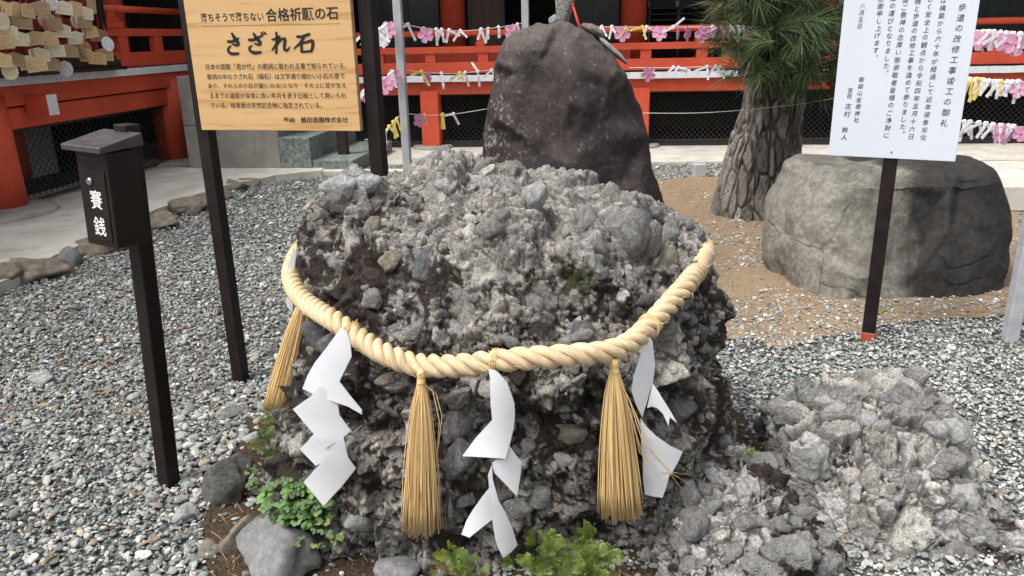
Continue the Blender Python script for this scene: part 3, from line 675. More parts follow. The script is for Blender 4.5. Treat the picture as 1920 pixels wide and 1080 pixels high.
for _ in range(2000):
    if cnt >= 150: break
    px_, py_ = rc.uniform(520, 1400), rc.uniform(285, 1050)
    s_ = 10+rc.paretovariate(2.3)*5
    if s_ > 40: continue
    mi = rc.choice([0, 0, 3, 2, 4, 5]) if py_ < 560 else rc.choice([0, 2, 2, 3, 4])
    if put_cobble(rock, bvh_main, px_, py_, s_, s_*rc.uniform(.65, 1.25), mi, None, .3, rc): cnt += 1

M_lime = pmat('limestone_lump', (.26, .257, .248), (.58, .572, .55), scale=1.6, rough=.85, bump=.8, bscale=4, spec=.2, dirt=((.08, .07, .06), 2.2, .5), bdist=.2, contrast=(.3, .68))
LIM = []
for i in range(10):
    c_ = stone_mesh('lump', 700+i, 4, 13, 40, shape=(1, rnd.uniform(.8, 1), rnd.uniform(.7, .95)), rough=.16)
    n_ = len(c_.vertices); co = np.zeros(n_*3, np.float32); c_.vertices.foreach_get('co', co); co = co.reshape(-1, 3)
    co = co*(1+.10*(fbm(co*5+i, 4, 31)-.5)[:, None]*2-.12*np.exp(-((fbm(co*2.6+i*3, 3, 37)-.5)/.05)**2)[:, None]); c_.vertices.foreach_set('co', co.ravel().astype(np.float32)); c_.update()
    c_.materials.append(M_lime); LIM.append(c_)
CM.append(M_lime); COBs.append(LIM)
# ---- two limestone rocks at the front corner
def corner_rock(name, label, rows, zb, nf, nb, nl, sizes, k, lump, moss, pale, dim=1.0, e=2.3, sm=8, mxs=.5, cv=.7, karst=.9, hs=.85):  # moss and mxs darken the colour near the gap and between stones
    rows = px_rows(rows); rows.append((-.03, rows[-1][1]-.03, rows[-1][2]+.03, rows[-1][3], rows[-1][4]-.02, rows[-1][5]+.02))
    P = ring_surface(rows, nf, nb, nl, e=e, sm=sm); n = grid_normals(P)
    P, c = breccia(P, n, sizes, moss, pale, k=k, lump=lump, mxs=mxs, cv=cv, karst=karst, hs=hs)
    root = empty(name, (float(P[-1, :, 0].mean()), float(P[-1, :, 1].mean()), 0), label, 'rock')
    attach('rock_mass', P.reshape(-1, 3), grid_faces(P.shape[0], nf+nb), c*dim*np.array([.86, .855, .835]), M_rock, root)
    # close the top
    bv = bvh_of(P[::2, ::2].reshape(-1, 3), grid_faces(len(P[::2]), P[::2, ::2].shape[1]))
    return root, bv
low_dark = lambda p: .06+.6*sstep(.86, .76, p[:, 0])*sstep(.30, .22, p[:, 2])+.5*sstep(.16, .0, p[:, 2])  # darkens the foot and the low side facing the smaller rock
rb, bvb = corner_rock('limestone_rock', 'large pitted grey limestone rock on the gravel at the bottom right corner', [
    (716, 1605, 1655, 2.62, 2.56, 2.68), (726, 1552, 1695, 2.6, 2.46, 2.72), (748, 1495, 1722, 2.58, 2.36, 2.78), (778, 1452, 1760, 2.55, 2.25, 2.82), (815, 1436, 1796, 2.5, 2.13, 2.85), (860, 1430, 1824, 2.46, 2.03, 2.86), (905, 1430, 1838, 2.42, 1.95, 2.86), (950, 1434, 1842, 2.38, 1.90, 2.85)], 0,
    420, 120, 330, [(.12, .55, 511), (.06, .55, 612), (.03, .55, 713), (.014, .5, 814)], 40, .066, low_dark, lambda p: -.1+.1*sstep(.2, .42, p[:, 2]), dim=1.25, e=2.8)
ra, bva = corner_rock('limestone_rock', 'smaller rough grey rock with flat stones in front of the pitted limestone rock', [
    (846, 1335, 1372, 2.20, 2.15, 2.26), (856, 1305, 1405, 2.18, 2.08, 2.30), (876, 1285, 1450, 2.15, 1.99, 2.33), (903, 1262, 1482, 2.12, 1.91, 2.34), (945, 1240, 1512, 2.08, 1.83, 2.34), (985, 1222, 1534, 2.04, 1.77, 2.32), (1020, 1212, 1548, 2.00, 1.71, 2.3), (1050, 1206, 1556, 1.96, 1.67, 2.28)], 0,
    380, 100, 300, [(.08, .45, 521), (.042, .5, 622), (.022, .55, 723), (.011, .5, 824)], 50, .045, lambda p: .10+.75*sstep(.66, .76, p[:, 0])+.5*np.exp(-((p[:, 0]-.40)/.12)**2)*sstep(.35, .2, p[:, 2])-.0, lambda p: -.1+.1*sstep(.2, .3, p[:, 2]), dim=1.1)  # darker along the edge facing the larger rock and in a low patch
for r_, bv_, lst, reg, n_ in [(rb, bvb, [(1690, 1040, 70, 50, 0), (1570, 770, 54, 30, 5), (1700, 905, 50, 40, 0)], (1425, 1870, 715, 1079), 55),
                          (ra, bva, [(1302, 985, 66, 56, 0, .3), (1278, 1018, 50, 36, 0, .4), (1210, 1045, 30, 34, 5), (1352, 868, 56, 30, 4), (1395, 985, 44, 40, 0), (1450, 1040, 44, 40, 0), (1530, 960, 40, 70, 0, .3)], (1205, 1590, 845, 1079), 45)]:
    for b_ in lst: put_cobble(r_, bv_, b_[0], b_[1], b_[2], b_[3], b_[4], b_[5] if len(b_) > 5 else None, .12, rc)
    c_ = 0
    for _ in range(900):
        if c_ >= n_: break
        s_ = (26+rc.paretovariate(2.0)*13) if c_ < n_*.6 else 12+rc.paretovariate(2.2)*6
        if s_ < 84 and put_cobble(r_, bv_, rc.uniform(*reg[:2]), rc.uniform(*reg[2:]), s_, s_*rc.uniform(.6, 1.0), rc.choice([6, 6, 6, 0, 5]), None, rc.uniform(.15, .55), rc): c_ += 1

# ---- smooth boulders
def boulder(name, label, rows, nf, nb, nl, colf, dispf, m, e=2.4, sm=8, base_ext=.03):
    rows = px_rows(rows) if len(rows[0]) == 6 else rows
    rows.append((-.04, rows[-1][1]-base_ext, rows[-1][2]+base_ext, rows[-1][3], rows[-1][4]-.03, rows[-1][5]+.03))
    P = ring_surface(rows, nf, nb, nl, e=e, sm=sm); n = grid_normals(P); sh = P.shape
    p = P.reshape(-1, 3); d = dispf(p); p = p+n.reshape(-1, 3)*d[:, None]
    root = empty(name, (float(P[-1, :, 0].mean()), float(P[-1, :, 1].mean()), 0), label, 'rock')
    attach('rock_mass', p, grid_faces(sh[0], nf+nb), colf(p), m, root)
    pp = p.reshape(sh); return root, bvh_of(pp[::2, ::2].reshape(-1, 3), grid_faces(len(pp[::2]), pp[::2, ::2].shape[1]))
M_boulder = pmat('boulder_stone', (1, 1, 1), attr='col', scale=40, rough=.8, bump=.5, bscale=90, spec=.3, bdist=.006)
YD = 5.2
c0 = PY(1050, 50, YD)
def seg_ridge(p, a, b, r, h):
    a, b = np.array(a), np.array(b); ab = b-a; t = np.clip(((p-a)@ab)/(ab@ab), 0, 1); d = np.linalg.norm(p-(a+t[:, None]*ab), axis=1); return h*np.exp(-(d/r)**2)
def disp_dark(p):
    F1_, F2_, R_, V_ = worley(p/.42+1.7, 394); d = (R_[:, 0]-.5)*.06*sstep(0, .35, F2_-F1_)+((V_*(R_-.5)).sum(1))*.15*sstep(0, .3, F2_-F1_)+(fbm(p*1.6, 4, 300)-.5)*.12+(fbm(p*5, 4, 310)-.5)*.05+(fbm(p*20, 3, 311)-.5)*.008
    fr = p[:, 1] < 5.3
    d += seg_ridge(p, PY(935, 215, 4.85), PY(1110, 345, 4.75), .045, .05)*fr            # the diagonal rib at its foot
    d -= seg_ridge(p, PY(940, 250, 4.9), PY(1060, 345, 4.8), .05, .05)*fr
    d += seg_ridge(p, PY(1045, 60, 5.0), PY(1080, 200, 4.8), .10, .05)*fr - seg_ridge(p, PY(1005, 130, 4.9), PY(1030, 260, 4.8), .12, .08)*fr
    d -= seg_ridge(p, PY(1075, 215, 4.8), PY(1060, 320, 4.8), .04, .03)*fr
    return d
def col_dark(p):
    v = .012+.020*fbm(p*4, 4, 320); c = np.stack([v*1.36, v*.98, v*1.0], 1)
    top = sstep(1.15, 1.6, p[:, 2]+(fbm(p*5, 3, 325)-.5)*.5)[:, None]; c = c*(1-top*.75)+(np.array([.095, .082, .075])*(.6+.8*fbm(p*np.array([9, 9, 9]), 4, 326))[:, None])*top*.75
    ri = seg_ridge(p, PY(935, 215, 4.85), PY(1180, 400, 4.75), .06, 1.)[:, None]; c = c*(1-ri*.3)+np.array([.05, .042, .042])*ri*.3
    sp = sstep(.59, .66, fbm(p*48, 4, 330))*sstep(.22, -.05, p[:, 0]+(p[:, 2]-1.)*.15)*sstep(1.45, 1.2, p[:, 2]); sp = sp+sstep(.72, .78, fbm(p*40, 3, 333))*.5
    sp = np.clip(sp, 0, 1)[:, None]; c = c*(1-sp*.6)+np.array([.24, .23, .20])*sp*.6
    st_ = sstep(.5, .75, fbm(p*np.array([14, 14, 3]), 4, 340)+.25*np.exp(-((p[:, 0]-.33)/.06)**2)*(p[:, 2] < 1.2)-.12)[:, None]
    return c*(1-st_*.4)+np.array([.10, .085, .07])*st_*.4
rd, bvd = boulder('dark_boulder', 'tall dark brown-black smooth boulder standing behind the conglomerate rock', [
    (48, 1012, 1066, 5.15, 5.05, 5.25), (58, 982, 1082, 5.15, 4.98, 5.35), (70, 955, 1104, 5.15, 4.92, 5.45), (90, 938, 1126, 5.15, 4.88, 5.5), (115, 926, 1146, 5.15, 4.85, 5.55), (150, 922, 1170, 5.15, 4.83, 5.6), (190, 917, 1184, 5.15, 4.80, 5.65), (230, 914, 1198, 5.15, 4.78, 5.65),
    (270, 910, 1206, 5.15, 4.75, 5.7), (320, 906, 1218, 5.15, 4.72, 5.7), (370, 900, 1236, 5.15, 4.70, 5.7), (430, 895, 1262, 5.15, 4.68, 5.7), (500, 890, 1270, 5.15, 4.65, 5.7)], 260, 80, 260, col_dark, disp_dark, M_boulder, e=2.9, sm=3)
def crack(p, pts, Y, r, h):
    d = 0
    for a, b in zip(pts, pts[1:]): d = np.minimum(d, -seg_ridge(p, PY(*a, Y), PY(*b, Y), r, h)) if not np.isscalar(d) else -seg_ridge(p, PY(*a, Y), PY(*b, Y), r, h)
    return d
# crack positions are given on the front face and taken as vertical sheets, so depth along y is ignored
def flat_crack(p, pts, Y, r, h):
    q = p.copy(); wob = (fbm(p*12, 3, 477)-.5)*.05; out = np.zeros(len(p))
    for a, b in zip(pts, pts[1:]):
        A_, B_ = np.array(PY(*a, Y))[[0, 2]], np.array(PY(*b, Y))[[0, 2]]; ab = B_-A_; v = q[:, [0, 2]]-A_+wob[:, None]
        t = np.clip((v@ab)/(ab@ab), 0, 1); d = np.linalg.norm(v-t[:, None]*ab, axis=1); out = np.minimum(out, -h*np.exp(-(d/r)**2))
    return out*(p[:, 1] < 5.1)
CR1 = [(1455, 430), (1490, 450), (1525, 456), (1560, 405), (1575, 378)]; CR2 = [(1525, 456), (1522, 490), (1505, 540)]; CR3 = [(1520, 512), (1560, 520), (1600, 536), (1625, 538)]; CR4 = [(1716, 450), (1738, 480), (1780, 474), (1820, 462)]; CR5 = [(1720, 495), (1735, 510), (1790, 500)]
def cracks(p, r, h): 
    o = 0
    for c in (CR1, CR2, CR3, CR4, CR5): o = o+flat_crack(p, c, 4.7, r, h)
    return o
def disp_r(p):
    F1_, F2_, R_, V_ = worley(p/.6+.7, 391); e2 = sstep(0, .25, F2_-F1_)
    return ((V_*(R_-.5)).sum(1))*.20*e2+(R_[:, 0]-.5)*.03*e2+(fbm(p*1.3, 4, 400)-.5)*.06+(fbm(p*5, 4, 410)-.5)*.035+(fbm(p*18, 3, 411)-.5)*.008+cracks(p, .004, .006)-seg_ridge(p, PY(1590, 345, 4.7), PY(1660, 350, 4.7), .06, .03)
def col_r(p):
    t = fbm(p*3, 4, 420); v = .13+.10*t; c = np.stack([v*1.05, v*.99, v*.85], 1)
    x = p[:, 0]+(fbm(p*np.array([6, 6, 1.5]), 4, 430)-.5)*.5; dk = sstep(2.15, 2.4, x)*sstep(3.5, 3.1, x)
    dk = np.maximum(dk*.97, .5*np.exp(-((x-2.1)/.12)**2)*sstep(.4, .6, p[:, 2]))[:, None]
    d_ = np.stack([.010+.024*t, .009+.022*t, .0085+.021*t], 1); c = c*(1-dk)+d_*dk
    c *= (1+.35*(fbm(p*25, 3, 440)[:, None]-.5)*2)
    cr_ = np.clip(-cracks(p, .0045, 1.), 0, 1)[:, None]; return np.clip(c, 0, 1)*(1-.45*cr_)
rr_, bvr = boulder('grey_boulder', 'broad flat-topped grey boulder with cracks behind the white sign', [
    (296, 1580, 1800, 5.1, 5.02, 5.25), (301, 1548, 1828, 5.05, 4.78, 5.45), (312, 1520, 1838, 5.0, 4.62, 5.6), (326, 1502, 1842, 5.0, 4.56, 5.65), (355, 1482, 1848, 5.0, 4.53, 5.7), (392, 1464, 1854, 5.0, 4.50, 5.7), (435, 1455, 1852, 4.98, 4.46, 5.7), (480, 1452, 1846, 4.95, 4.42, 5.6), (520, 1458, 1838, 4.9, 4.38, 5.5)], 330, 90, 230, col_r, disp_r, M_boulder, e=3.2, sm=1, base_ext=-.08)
# ================================================================== PINE
def trunk_disp(p):
    q = p*np.array([1, 1, .17]); q = q+np.stack([fbm(p*6, 3, 501)-.5, fbm(p*6, 3, 502)-.5, (fbm(p*6, 3, 503)-.5)*.3], 1)*.06
    F1, F2, R, V = worley(q/.068, 520, .98); e_ = F2-F1
    F1b, F2b, Rb, Vb = worley(q/.035+5, 530, .95)
    return sstep(.02, .26, e_)*.026+(R[:, 0]-.5)*.014+sstep(0, .25, F2b-F1b)*.006*sstep(.1, .3, e_)+(fbm(p*50, 3, 540)-.5)*.008, e_, R
trows = px_rows([(-160, 1405, 1498, 6.8, 6.6, 7.0), (0, 1405, 1500, 6.8, 6.58, 7.02), (100, 1404, 1504, 6.8, 6.57, 7.03), (150, 1402, 1506, 6.8, 6.56, 7.04), (200, 1396, 1506, 6.8, 6.55, 7.05), (250, 1374, 1502, 6.8, 6.54, 7.06), (300, 1358, 1496, 6.8, 6.52, 7.08), (350, 1348, 1490, 6.8, 6.5, 7.1), (390, 1340, 1478, 6.8, 6.46, 7.12)])
trows.append((-.03, trows[-1][1]-.03, trows[-1][2]+.02, 6.8, 6.42, 7.15))
P = ring_surface(trows, 300, 90, 420, e=2.1, sm=10); n = grid_normals(P); sh = P.shape; p = P.reshape(-1, 3)
d, e_, R = trunk_disp(p); d = d+(fbm(p*2.5, 3, 560)-.5)*.06; p = p+n.reshape(-1, 3)*(d-.02)[:, None]
v = (.06+.20*fbm(p*np.array([30, 30, 8]), 4, 550))*(.6+.7*R[:, 1]); v = v*(.7+.6*fbm(p*np.array([90, 90, 25]), 3, 557)); c = np.stack([v*1.09, v*.99, v*.90], 1)
cr_ = (1-sstep(.0, .22, e_))[:, None]; c = c*(1-cr_*.6)+np.array([.022, .016, .012])*cr_*.6
pine = empty('pine_tree', (float(P[-1, :, 0].mean()), 6.8, 0), 'old pine with thick plated bark and long needles between the boulders', 'tree')
M_bark = pmat('pine_bark', (1, 1, 1), attr='col', scale=60, rough=.9, bump=.8, bscale=120, spec=.15, bdist=.006)
attach('trunk', p, grid_faces(sh[0], 390), c, M_bark, pine)
# boughs and long needles that hang in tufts round the stem above the bare part
M_needle = bpy.data.materials.new('pine_needle'); M_needle.use_nodes = True
t = M_needle.node_tree; b = t.nodes['Principled BSDF']; at = N(t, 'ShaderNodeAttribute'); at.attribute_name = 'col'
t.links.new(at.outputs['Color'], b.inputs['Base Color']); b.inputs['Roughness'].default_value = .5; b.inputs['Specular IOR Level'].default_value = .35
NV, NF, NC = [], [], []
def needle(p, q, wd, col):
    a = Vector(q)-Vector(p); s = a.cross(Vector((rnd.uniform(-1, 1), rnd.uniform(-1, 1), .3))).normalized()*wd; u = a.cross(s).normalized()*wd
    mid = (Vector(p)+Vector(q))/2+Vector((0, 0, rnd.uniform(.0, .014)))
    b0 = len(NV)
    for c_, k_ in ((Vector(p), 1), (mid, .9)):
        NV.extend([tuple(c_+s*k_), tuple(c_-s*.5*k_+u*k_), tuple(c_-s*.5*k_-u*k_)])
    NV.append(tuple(q)); NC.extend([col]*7)
    for j in range(3):
        k2 = (j+1) % 3
        NF.extend([(b0+j, b0+k2, b0+3+k2), (b0+j, b0+3+k2, b0+3+j), (b0+3+j, b0+3+k2, b0+6)])
rn = random.Random(5)
def tuft(c, d, nn, ln):
    d = Vector(d).normalized()
    base = rn.uniform(.6, 1.25)
    for _ in range(nn):
        r = Vector((rn.gauss(0, 1), rn.gauss(0, 1), rn.gauss(0, 1))).normalized()
        v_ = (d*rn.uniform(.6, 1.2)+r*.58+Vector((0, 0, -.12))).normalized()*ln*rn.uniform(.7, 1.15)
        p0 = Vector(c)+d*rn.uniform(-.03, .05)
        g = base*rn.uniform(.6, 1.35)
        cc = (.050*g, .085*g, .030*g) if rn.random() > .2 else (.13*g, .15*g, .065*g)
        if rn.random() < .03: cc = (.16, .10, .04)
        needle(p0, p0+v_, .0021, cc)
bm_ = []
def bough(a, b_, r0, r1, name='branch'):
    a, b_ = Vector(a), Vector(b_); mb = MB(); pts = []
    for i in range(9):
        q = a.lerp(b_, i/8); pts.append(q+Vector((rn.uniform(-.02, .02), rn.uniform(-.02, .02), rn.uniform(-.02, .02)))*(0 if i in (0,) else 1)-pine.location)
    mb.tube(pts, [r0+(r1-r0)*i/8 for i in range(9)], 8); obj('branch', mb.mesh('branch', smooth=True), M_barkplain, pine); return pts
M_barkplain = pmat('branch_bark', (.05, .04, .033), (.10, .085, .07), scale=30, rough=.9, bump=.6)
ends = [(1385, 35, 5.9), (1360, 70, 6.0), (1400, 120, 5.85), (1440, 60, 5.7), (1480, 120, 5.75), (1430, 120, 5.9), (1520, 50, 5.7), (1550, 110, 5.8), (1590, 60, 5.9), (1570, 140, 6.0), (1500, 130, 6.1), (1440, 0, 5.9), (1530, -20, 5.9), (1380, -10, 6.1), (1620, 120, 6.1), (1640, 30, 6.1), (1460, -60, 6.0), (1600, -40, 6.0)]
for (x, y, Y) in ends:
    e0 = PY(x, y, Y)
    st_ = Vector((pine.location.x+.0, 6.7, e0.z+.05))
    bough(st_, e0, .03, .008)
    k_ = 20
    for i in range(k_):
        q = st_.lerp(e0, .35+.65*i/(k_-1))+Vector((rn.gauss(0, .085), rn.gauss(0, .10), rn.gauss(0, .065)))
        dd = (e0-st_).normalized()*.5+Vector((rn.gauss(0, .6), rn.gauss(0, .6)-.3, rn.gauss(0, .45)))
        tuft(q, dd, 30, .26)
for i in range(50):     # drooping tufts on the near side of the stem
    q = PY(rn.uniform(1400, 1530), rn.uniform(-10, 105), rn.uniform(6.1, 6.45)); tuft(q, (rn.uniform(-.5, .5), -.4, -.7), 38, .24)
NV = np.array(NV)-np.array(pine.location)
me = mesh_np('needles', NV, np.array(NF), np.array(NC), smooth=False)
o = obj('needles', me, M_needle, pine); o['kind'] = 'stuff'

# ================================================================== STRAW ROPE
def catmull(pts, n):
    P_ = [Vector(p) for p in pts]; out = []
    P_ = [P_[0]*2-P_[1]]+P_+[P_[-1]*2-P_[-2]]
    for i in range(1, len(P_)-2):
        a, b_, c_, d_ = P_[i-1:i+3]
        for j in range(n):
            t_ = j/n; out.append(.5*((2*b_)+(c_-a)*t_+(2*a-5*b_+4*c_-d_)*t_**2+(3*b_-a-3*c_+d_)*t_**3))
    out.append(P_[-2]); return out
RR = .0315
rope_px = [(640, 446, 3.05), (600, 452, 2.95), (576, 459, 2.76), (557, 478, 2.64), (546, 510, 2.50), (553, 542, 2.38), (580, 572, 2.28), (625, 600, 2.17), (668, 630, 2.08), (715, 660, 2.01), (768, 681, 1.95), (825, 686, 1.91), (885, 683, 1.89), (945, 675, 1.88), (1005, 671, 1.88), (1070, 666, 1.89), (1130, 661, 1.92), (1180, 643, 1.97), (1220, 608, 2.06), (1258, 566, 2.18), (1290, 530, 2.32), (1314, 496, 2.48), (1324, 470, 2.62), (1316, 456, 2.78), (1296, 450, 2.95), (1260, 450, 3.05)]
ys = []
for (x, y, Y) in rope_px:
    hs_ = [hit(bvh_main, x+dx, y+dy)[0] for dx in (-14, 0, 14) for dy in (-14, 0, 14)]
    hs_ = [h.y for h in hs_ if h is not None]
    ys.append(max(Y-.10, min([Y]+[h-RR*1.0 for h in hs_])) if len(hs_) > 5 and 4 < len(ys) < len(rope_px)-5 else Y)
ys2 = [min(ys[i], (ys[max(i-1, 0)]+ys[min(i+1, len(ys)-1)])/2+.01) for i in range(len(ys))]
rpts = [PY(x, y, Y) for (x, y, _), Y in zip(rope_px, ys2)]
path = catmull(rpts, 34)
M_straw = bpy.data.materials.new('straw_fibre'); M_straw.use_nodes = True
def straw_nodes(m, c1, c2, sx, sy):
    t = m.node_tree; L = t.links; b = t.nodes['Principled BSDF']
    uv = N(t, 'ShaderNodeAttribute'); uv.attribute_name = 'fib'; mp = N(t, 'ShaderNodeMapping'); mp.inputs['Scale'].default_value = (sx, sy, 1)
    L.new(uv.outputs['Vector'], mp.inputs[0]); n1 = N(t, 'ShaderNodeTexNoise', Scale=1, Detail=5, Roughness=.6); L.new(mp.outputs[0], n1.inputs['Vector'])
    cr = N(t, 'ShaderNodeValToRGB'); e = cr.color_ramp.elements; e[0].position = .32; e[1].position = .62; e[0].color = (*c1, 1); e[1].color = (*c2, 1)
    L.new(n1.outputs[0], cr.inputs[0]); L.new(cr.outputs[0], b.inputs['Base Color'])
    bp = N(t, 'ShaderNodeBump', Strength=.8, Distance=.003); L.new(n1.outputs[0], bp.inputs['Height']); L.new(bp.outputs[0], b.inputs['Normal'])
    b.inputs['Roughness'].default_value = .5; b.inputs['Specular IOR Level'].default_value = .35
straw_nodes(M_straw, (.42, .30, .165), (.74, .59, .38), 1, 1)
rope = empty('straw_rope', path[len(path)//2], 'thick twisted pale straw rope slung around the conglomerate boulder', 'rope')
T = [(path[min(i+1, len(path)-1)]-path[max(i-1, 0)]).normalized() for i in range(len(path))]
U = []; u = Vector((0, -1, 0))
for t_ in T: u = (u-t_*u.dot(t_)).normalized(); U.append(u)
acc = 0; ph = [0]
for i in range(1, len(path)):
    f = i/len(path); pitch = .104+.06*math.exp(-((f-.58)/.14)**2)
    acc += (path[i]-path[i-1]).length*2*PI/pitch; ph.append(acc)
for k in range(3):
    V_, F_, FB = [], [], []; nseg = 20
    for i, p_ in enumerate(path):
        a = ph[i]+k*2*PI/3; B_ = T[i].cross(U[i]); rad = U[i]*math.cos(a)+B_*math.sin(a); tan = -U[i]*math.sin(a)+B_*math.cos(a)
        sw = 1+.035*math.sin(i*.21+k*2)+.02*math.sin(i*.57+k); cen = p_+rad*RR*.545
        for j in range(nseg):
            w_ = 2*PI*j/nseg
            V_.append(cen+(rad*math.cos(w_)*.48+(tan*.48-T[i]*.10)*math.sin(w_))*RR*sw)
            FB.append((w_*4.2-i*.16, i*.07+k*37, k*9.))
    V_ = np.array([tuple(v-rope.location) for v in V_])
    me = mesh_np('strand', V_, grid_faces(len(path), nseg)[:, ::-1])
    at_ = me.attributes.new('fib', 'FLOAT_VECTOR', 'POINT'); at_.data.foreach_set('vector', np.array(FB, np.float32).ravel())
    obj('strand', me, M_straw, rope)
# ties of loose straw on the rope
M_strawthin = pmat('loose_straw', (.60, .40, .15), (.80, .60, .28), scale=60, rough=.5)
def near_path(px_, py_):
    return min(range(len(path)), key=lambda i: (Vector(projpx(path[i]))-Vector((px_, py_))).length)
def projpx(p):
    v = CR.transposed() @ (Vector(p)-ORI); return (960+FPX*v.x/-v.z, 540-FPX*v.y/-v.z)
def strawtie(px_, py_, nends=5):
    i = near_path(px_, py_); B_ = T[i].cross(U[i]); mb = MB()
    for q in range(3):
        pts = [path[i]+T[i]*(.006*(q-1)+.01*math.sin(a*1.0))+(U[i]*math.cos(a)+B_*math.sin(a))*RR*1.09-rope.location for a in [x_*2*PI/16 for x_ in range(17)]]
        mb.tube(pts, .0011, 5)
    for q in range(nends):
        s0 = path[i]+U[i]*RR*1.05; s1 = s0+Vector((rn.uniform(-.025, .03), -.004, rn.uniform(-.035, .03)))
        mb.tube([s0-rope.location, (s0+s1)/2-rope.location+Vector((0, -.006, .004)), s1-rope.location], .0012, 5)
    obj('straw_tie', mb, M_strawthin, rope)
fz = MB()
for q in range(330):
    i = rn.randrange(20, len(path)-20); a = rn.uniform(0, 2*PI); B_ = T[i].cross(U[i]); nr = U[i]*math.cos(a)+B_*math.sin(a); p0 = path[i]+nr*RR*rn.uniform(.85, 1.0)
    sg = rn.choice((-1, 1)); d1 = (T[i]*sg+nr*rn.uniform(.1, .5)+Vector((rn.uniform(-.3, .3), 0, rn.uniform(-.4, .3)))).normalized(); l_ = rn.uniform(.008, .028)
    fz.tube([p0-rope.location, p0+d1*l_*.5+nr*.001-rope.location, p0+d1*l_+nr*rn.uniform(0, .006)-rope.location], [.0006, .0005, .0003], 3, cap=False)
o = obj('loose_fibre', fz, M_strawthin, rope); o['kind'] = 'stuff'
strawtie(925, 668); strawtie(1212, 610, 7); strawtie(668, 600, 2); strawtie(560, 470, 2)

# ---- tassels
def clear_y(pts, Y, gap=.02, bv=None):
    hs_ = [hit(bv or bvh_main, x, y)[0] for x, y in pts]; hs_ = [h.y for h in hs_ if h is not None]
    return min([Y]+[h-gap for h in hs_])
def tassel(label, neck, bottom, wtop, wbot, n_, seed, loose=()):
    """neck and bottom are places; the fringe is many separate straws"""
    r = random.Random(seed); neck, bottom = Vector(neck), Vector(bottom)
    root = empty('straw_tassel', neck, label, 'tassel', 'straw tassels hanging from the rope')
    ax = (bottom-neck); Lg = ax.length; ax.normalize(); sx = ax.cross(Vector((0, 1, 0))).normalized(); sy = sx.cross(ax)
    V_, F_, FB = [], [], []
    def straw(pts, rad, q):
        b0 = len(V_); m_ = 4
        for i, p_ in enumerate(pts):
            for j in range(m_):
                w_ = 2*PI*j/m_; V_.append(tuple(p_+(sx*math.cos(w_)+sy*math.sin(w_))*rad-neck)); FB.append((q*3.3+j*.2, i*.8, q*.77))
        for i in range(len(pts)-1):
            for j in range(m_): F_.append((b0+i*m_+j, b0+i*m_+(j+1) % m_, b0+(i+1)*m_+(j+1) % m_, b0+(i+1)*m_+j))
        F_.append((b0+(len(pts)-1)*m_+0, b0+(len(pts)-1)*m_+1, b0+(len(pts)-1)*m_+2, b0+(len(pts)-1)*m_+3))
    for q in range(n_):
        a = r.uniform(0, 2*PI); rr = math.sqrt(r.random())
        ct, st2 = math.cos(a)*rr, math.sin(a)*rr; a2 = a+r.gauss(0, .22); rr2 = min(1.08, max(0, rr+r.gauss(0, .10)))
        L_ = Lg*(1+r.gauss(0, .018)-(r.uniform(.02, .15) if r.random() < .12 else 0)); pts = []
        bow = r.gauss(0, .0035) if r.random() > .05 else r.gauss(0, .012)
        for i in range(7):
            f = i/6; s_ = f**.62
            x_ = ct*wtop*(1-s_)+math.cos(a2)*rr2*wbot*s_; y_ = (st2*wtop*(1-s_)+math.sin(a2)*rr2*wbot*s_)*.62
            pts.append(neck+ax*L_*f+sx*(x_+bow*math.sin(f*PI))+sy*y_)
        straw(pts, r.uniform(.0010, .0016), q)
    for q, pl in enumerate(loose): straw([Vector(p_) for p_ in pl], .0011, 900+q)
    me = mesh_np('fringe', np.array(V_), np.array(F_)[:, ::-1])
    at_ = me.attributes.new('fib', 'FLOAT_VECTOR', 'POINT'); at_.data.foreach_set('vector', np.array(FB, np.float32).ravel())
    o = obj('fringe', me, M_fringe, root); o['kind'] = 'stuff'
    mb = MB()
    for q in range(4):
        pts = [ax*(-.004+.003*q)+(sx*math.cos(a)+sy*.9*math.sin(a))*wtop*1.1 for a in [x_*2*PI/16 for x_ in range(17)]]; mb.tube(pts, .0014, 5)
    obj('binding_cord', mb, M_strawthin, root)
    lp = MB(); pr = [(wtop*1.0, .0), (wtop*1.1, .008), (wtop*1.35, .02), (wtop*1.25, .034)]
    b0 = []
    for rr, h in pr: b0.append((rr, h))
    lp.lathe(b0, (0, 0, 0), 14); o2 = obj('loop', lp.mesh('loop', smooth=True), M_strawthin, root)
    o2.rotation_euler = Vector((0, 0, 1)).rotation_difference(-ax).to_euler()
    return root
M_fringe = bpy.data.materials.new('straw_fringe'); M_fringe.use_nodes = True; straw_nodes(M_fringe, (.48, .30, .115), (.84, .62, .31), .9, .22)
i1 = near_path(790, 683); i2 = near_path(1148, 655); i3 = near_path(562, 560)
n1 = path[i1]
def grid_px(x0, x1, y0, y1, n=5): return [(x0+(x1-x0)*i/n, y0+(y1-y0)*j/n) for i in range(n+1) for j in range(n+1)]
n2 = path[i2]; n3 = path[i3]
n1 = PY(790, 714, clear_y(grid_px(765, 815, 720, 820), n1.y-.008, .04)); n2 = PY(1152, 694, clear_y(grid_px(1130, 1180, 700, 800), path[i2].y-.012, .045)); n3 = PY(566, 572, path[i3].y-.03)
b1 = PY(790, 993, clear_y(grid_px(750, 830, 830, 990), n1.y-.005, .05)); b2 = PY(1164, 963, clear_y(grid_px(1120, 1210, 800, 960), n2.y-.012, .055))
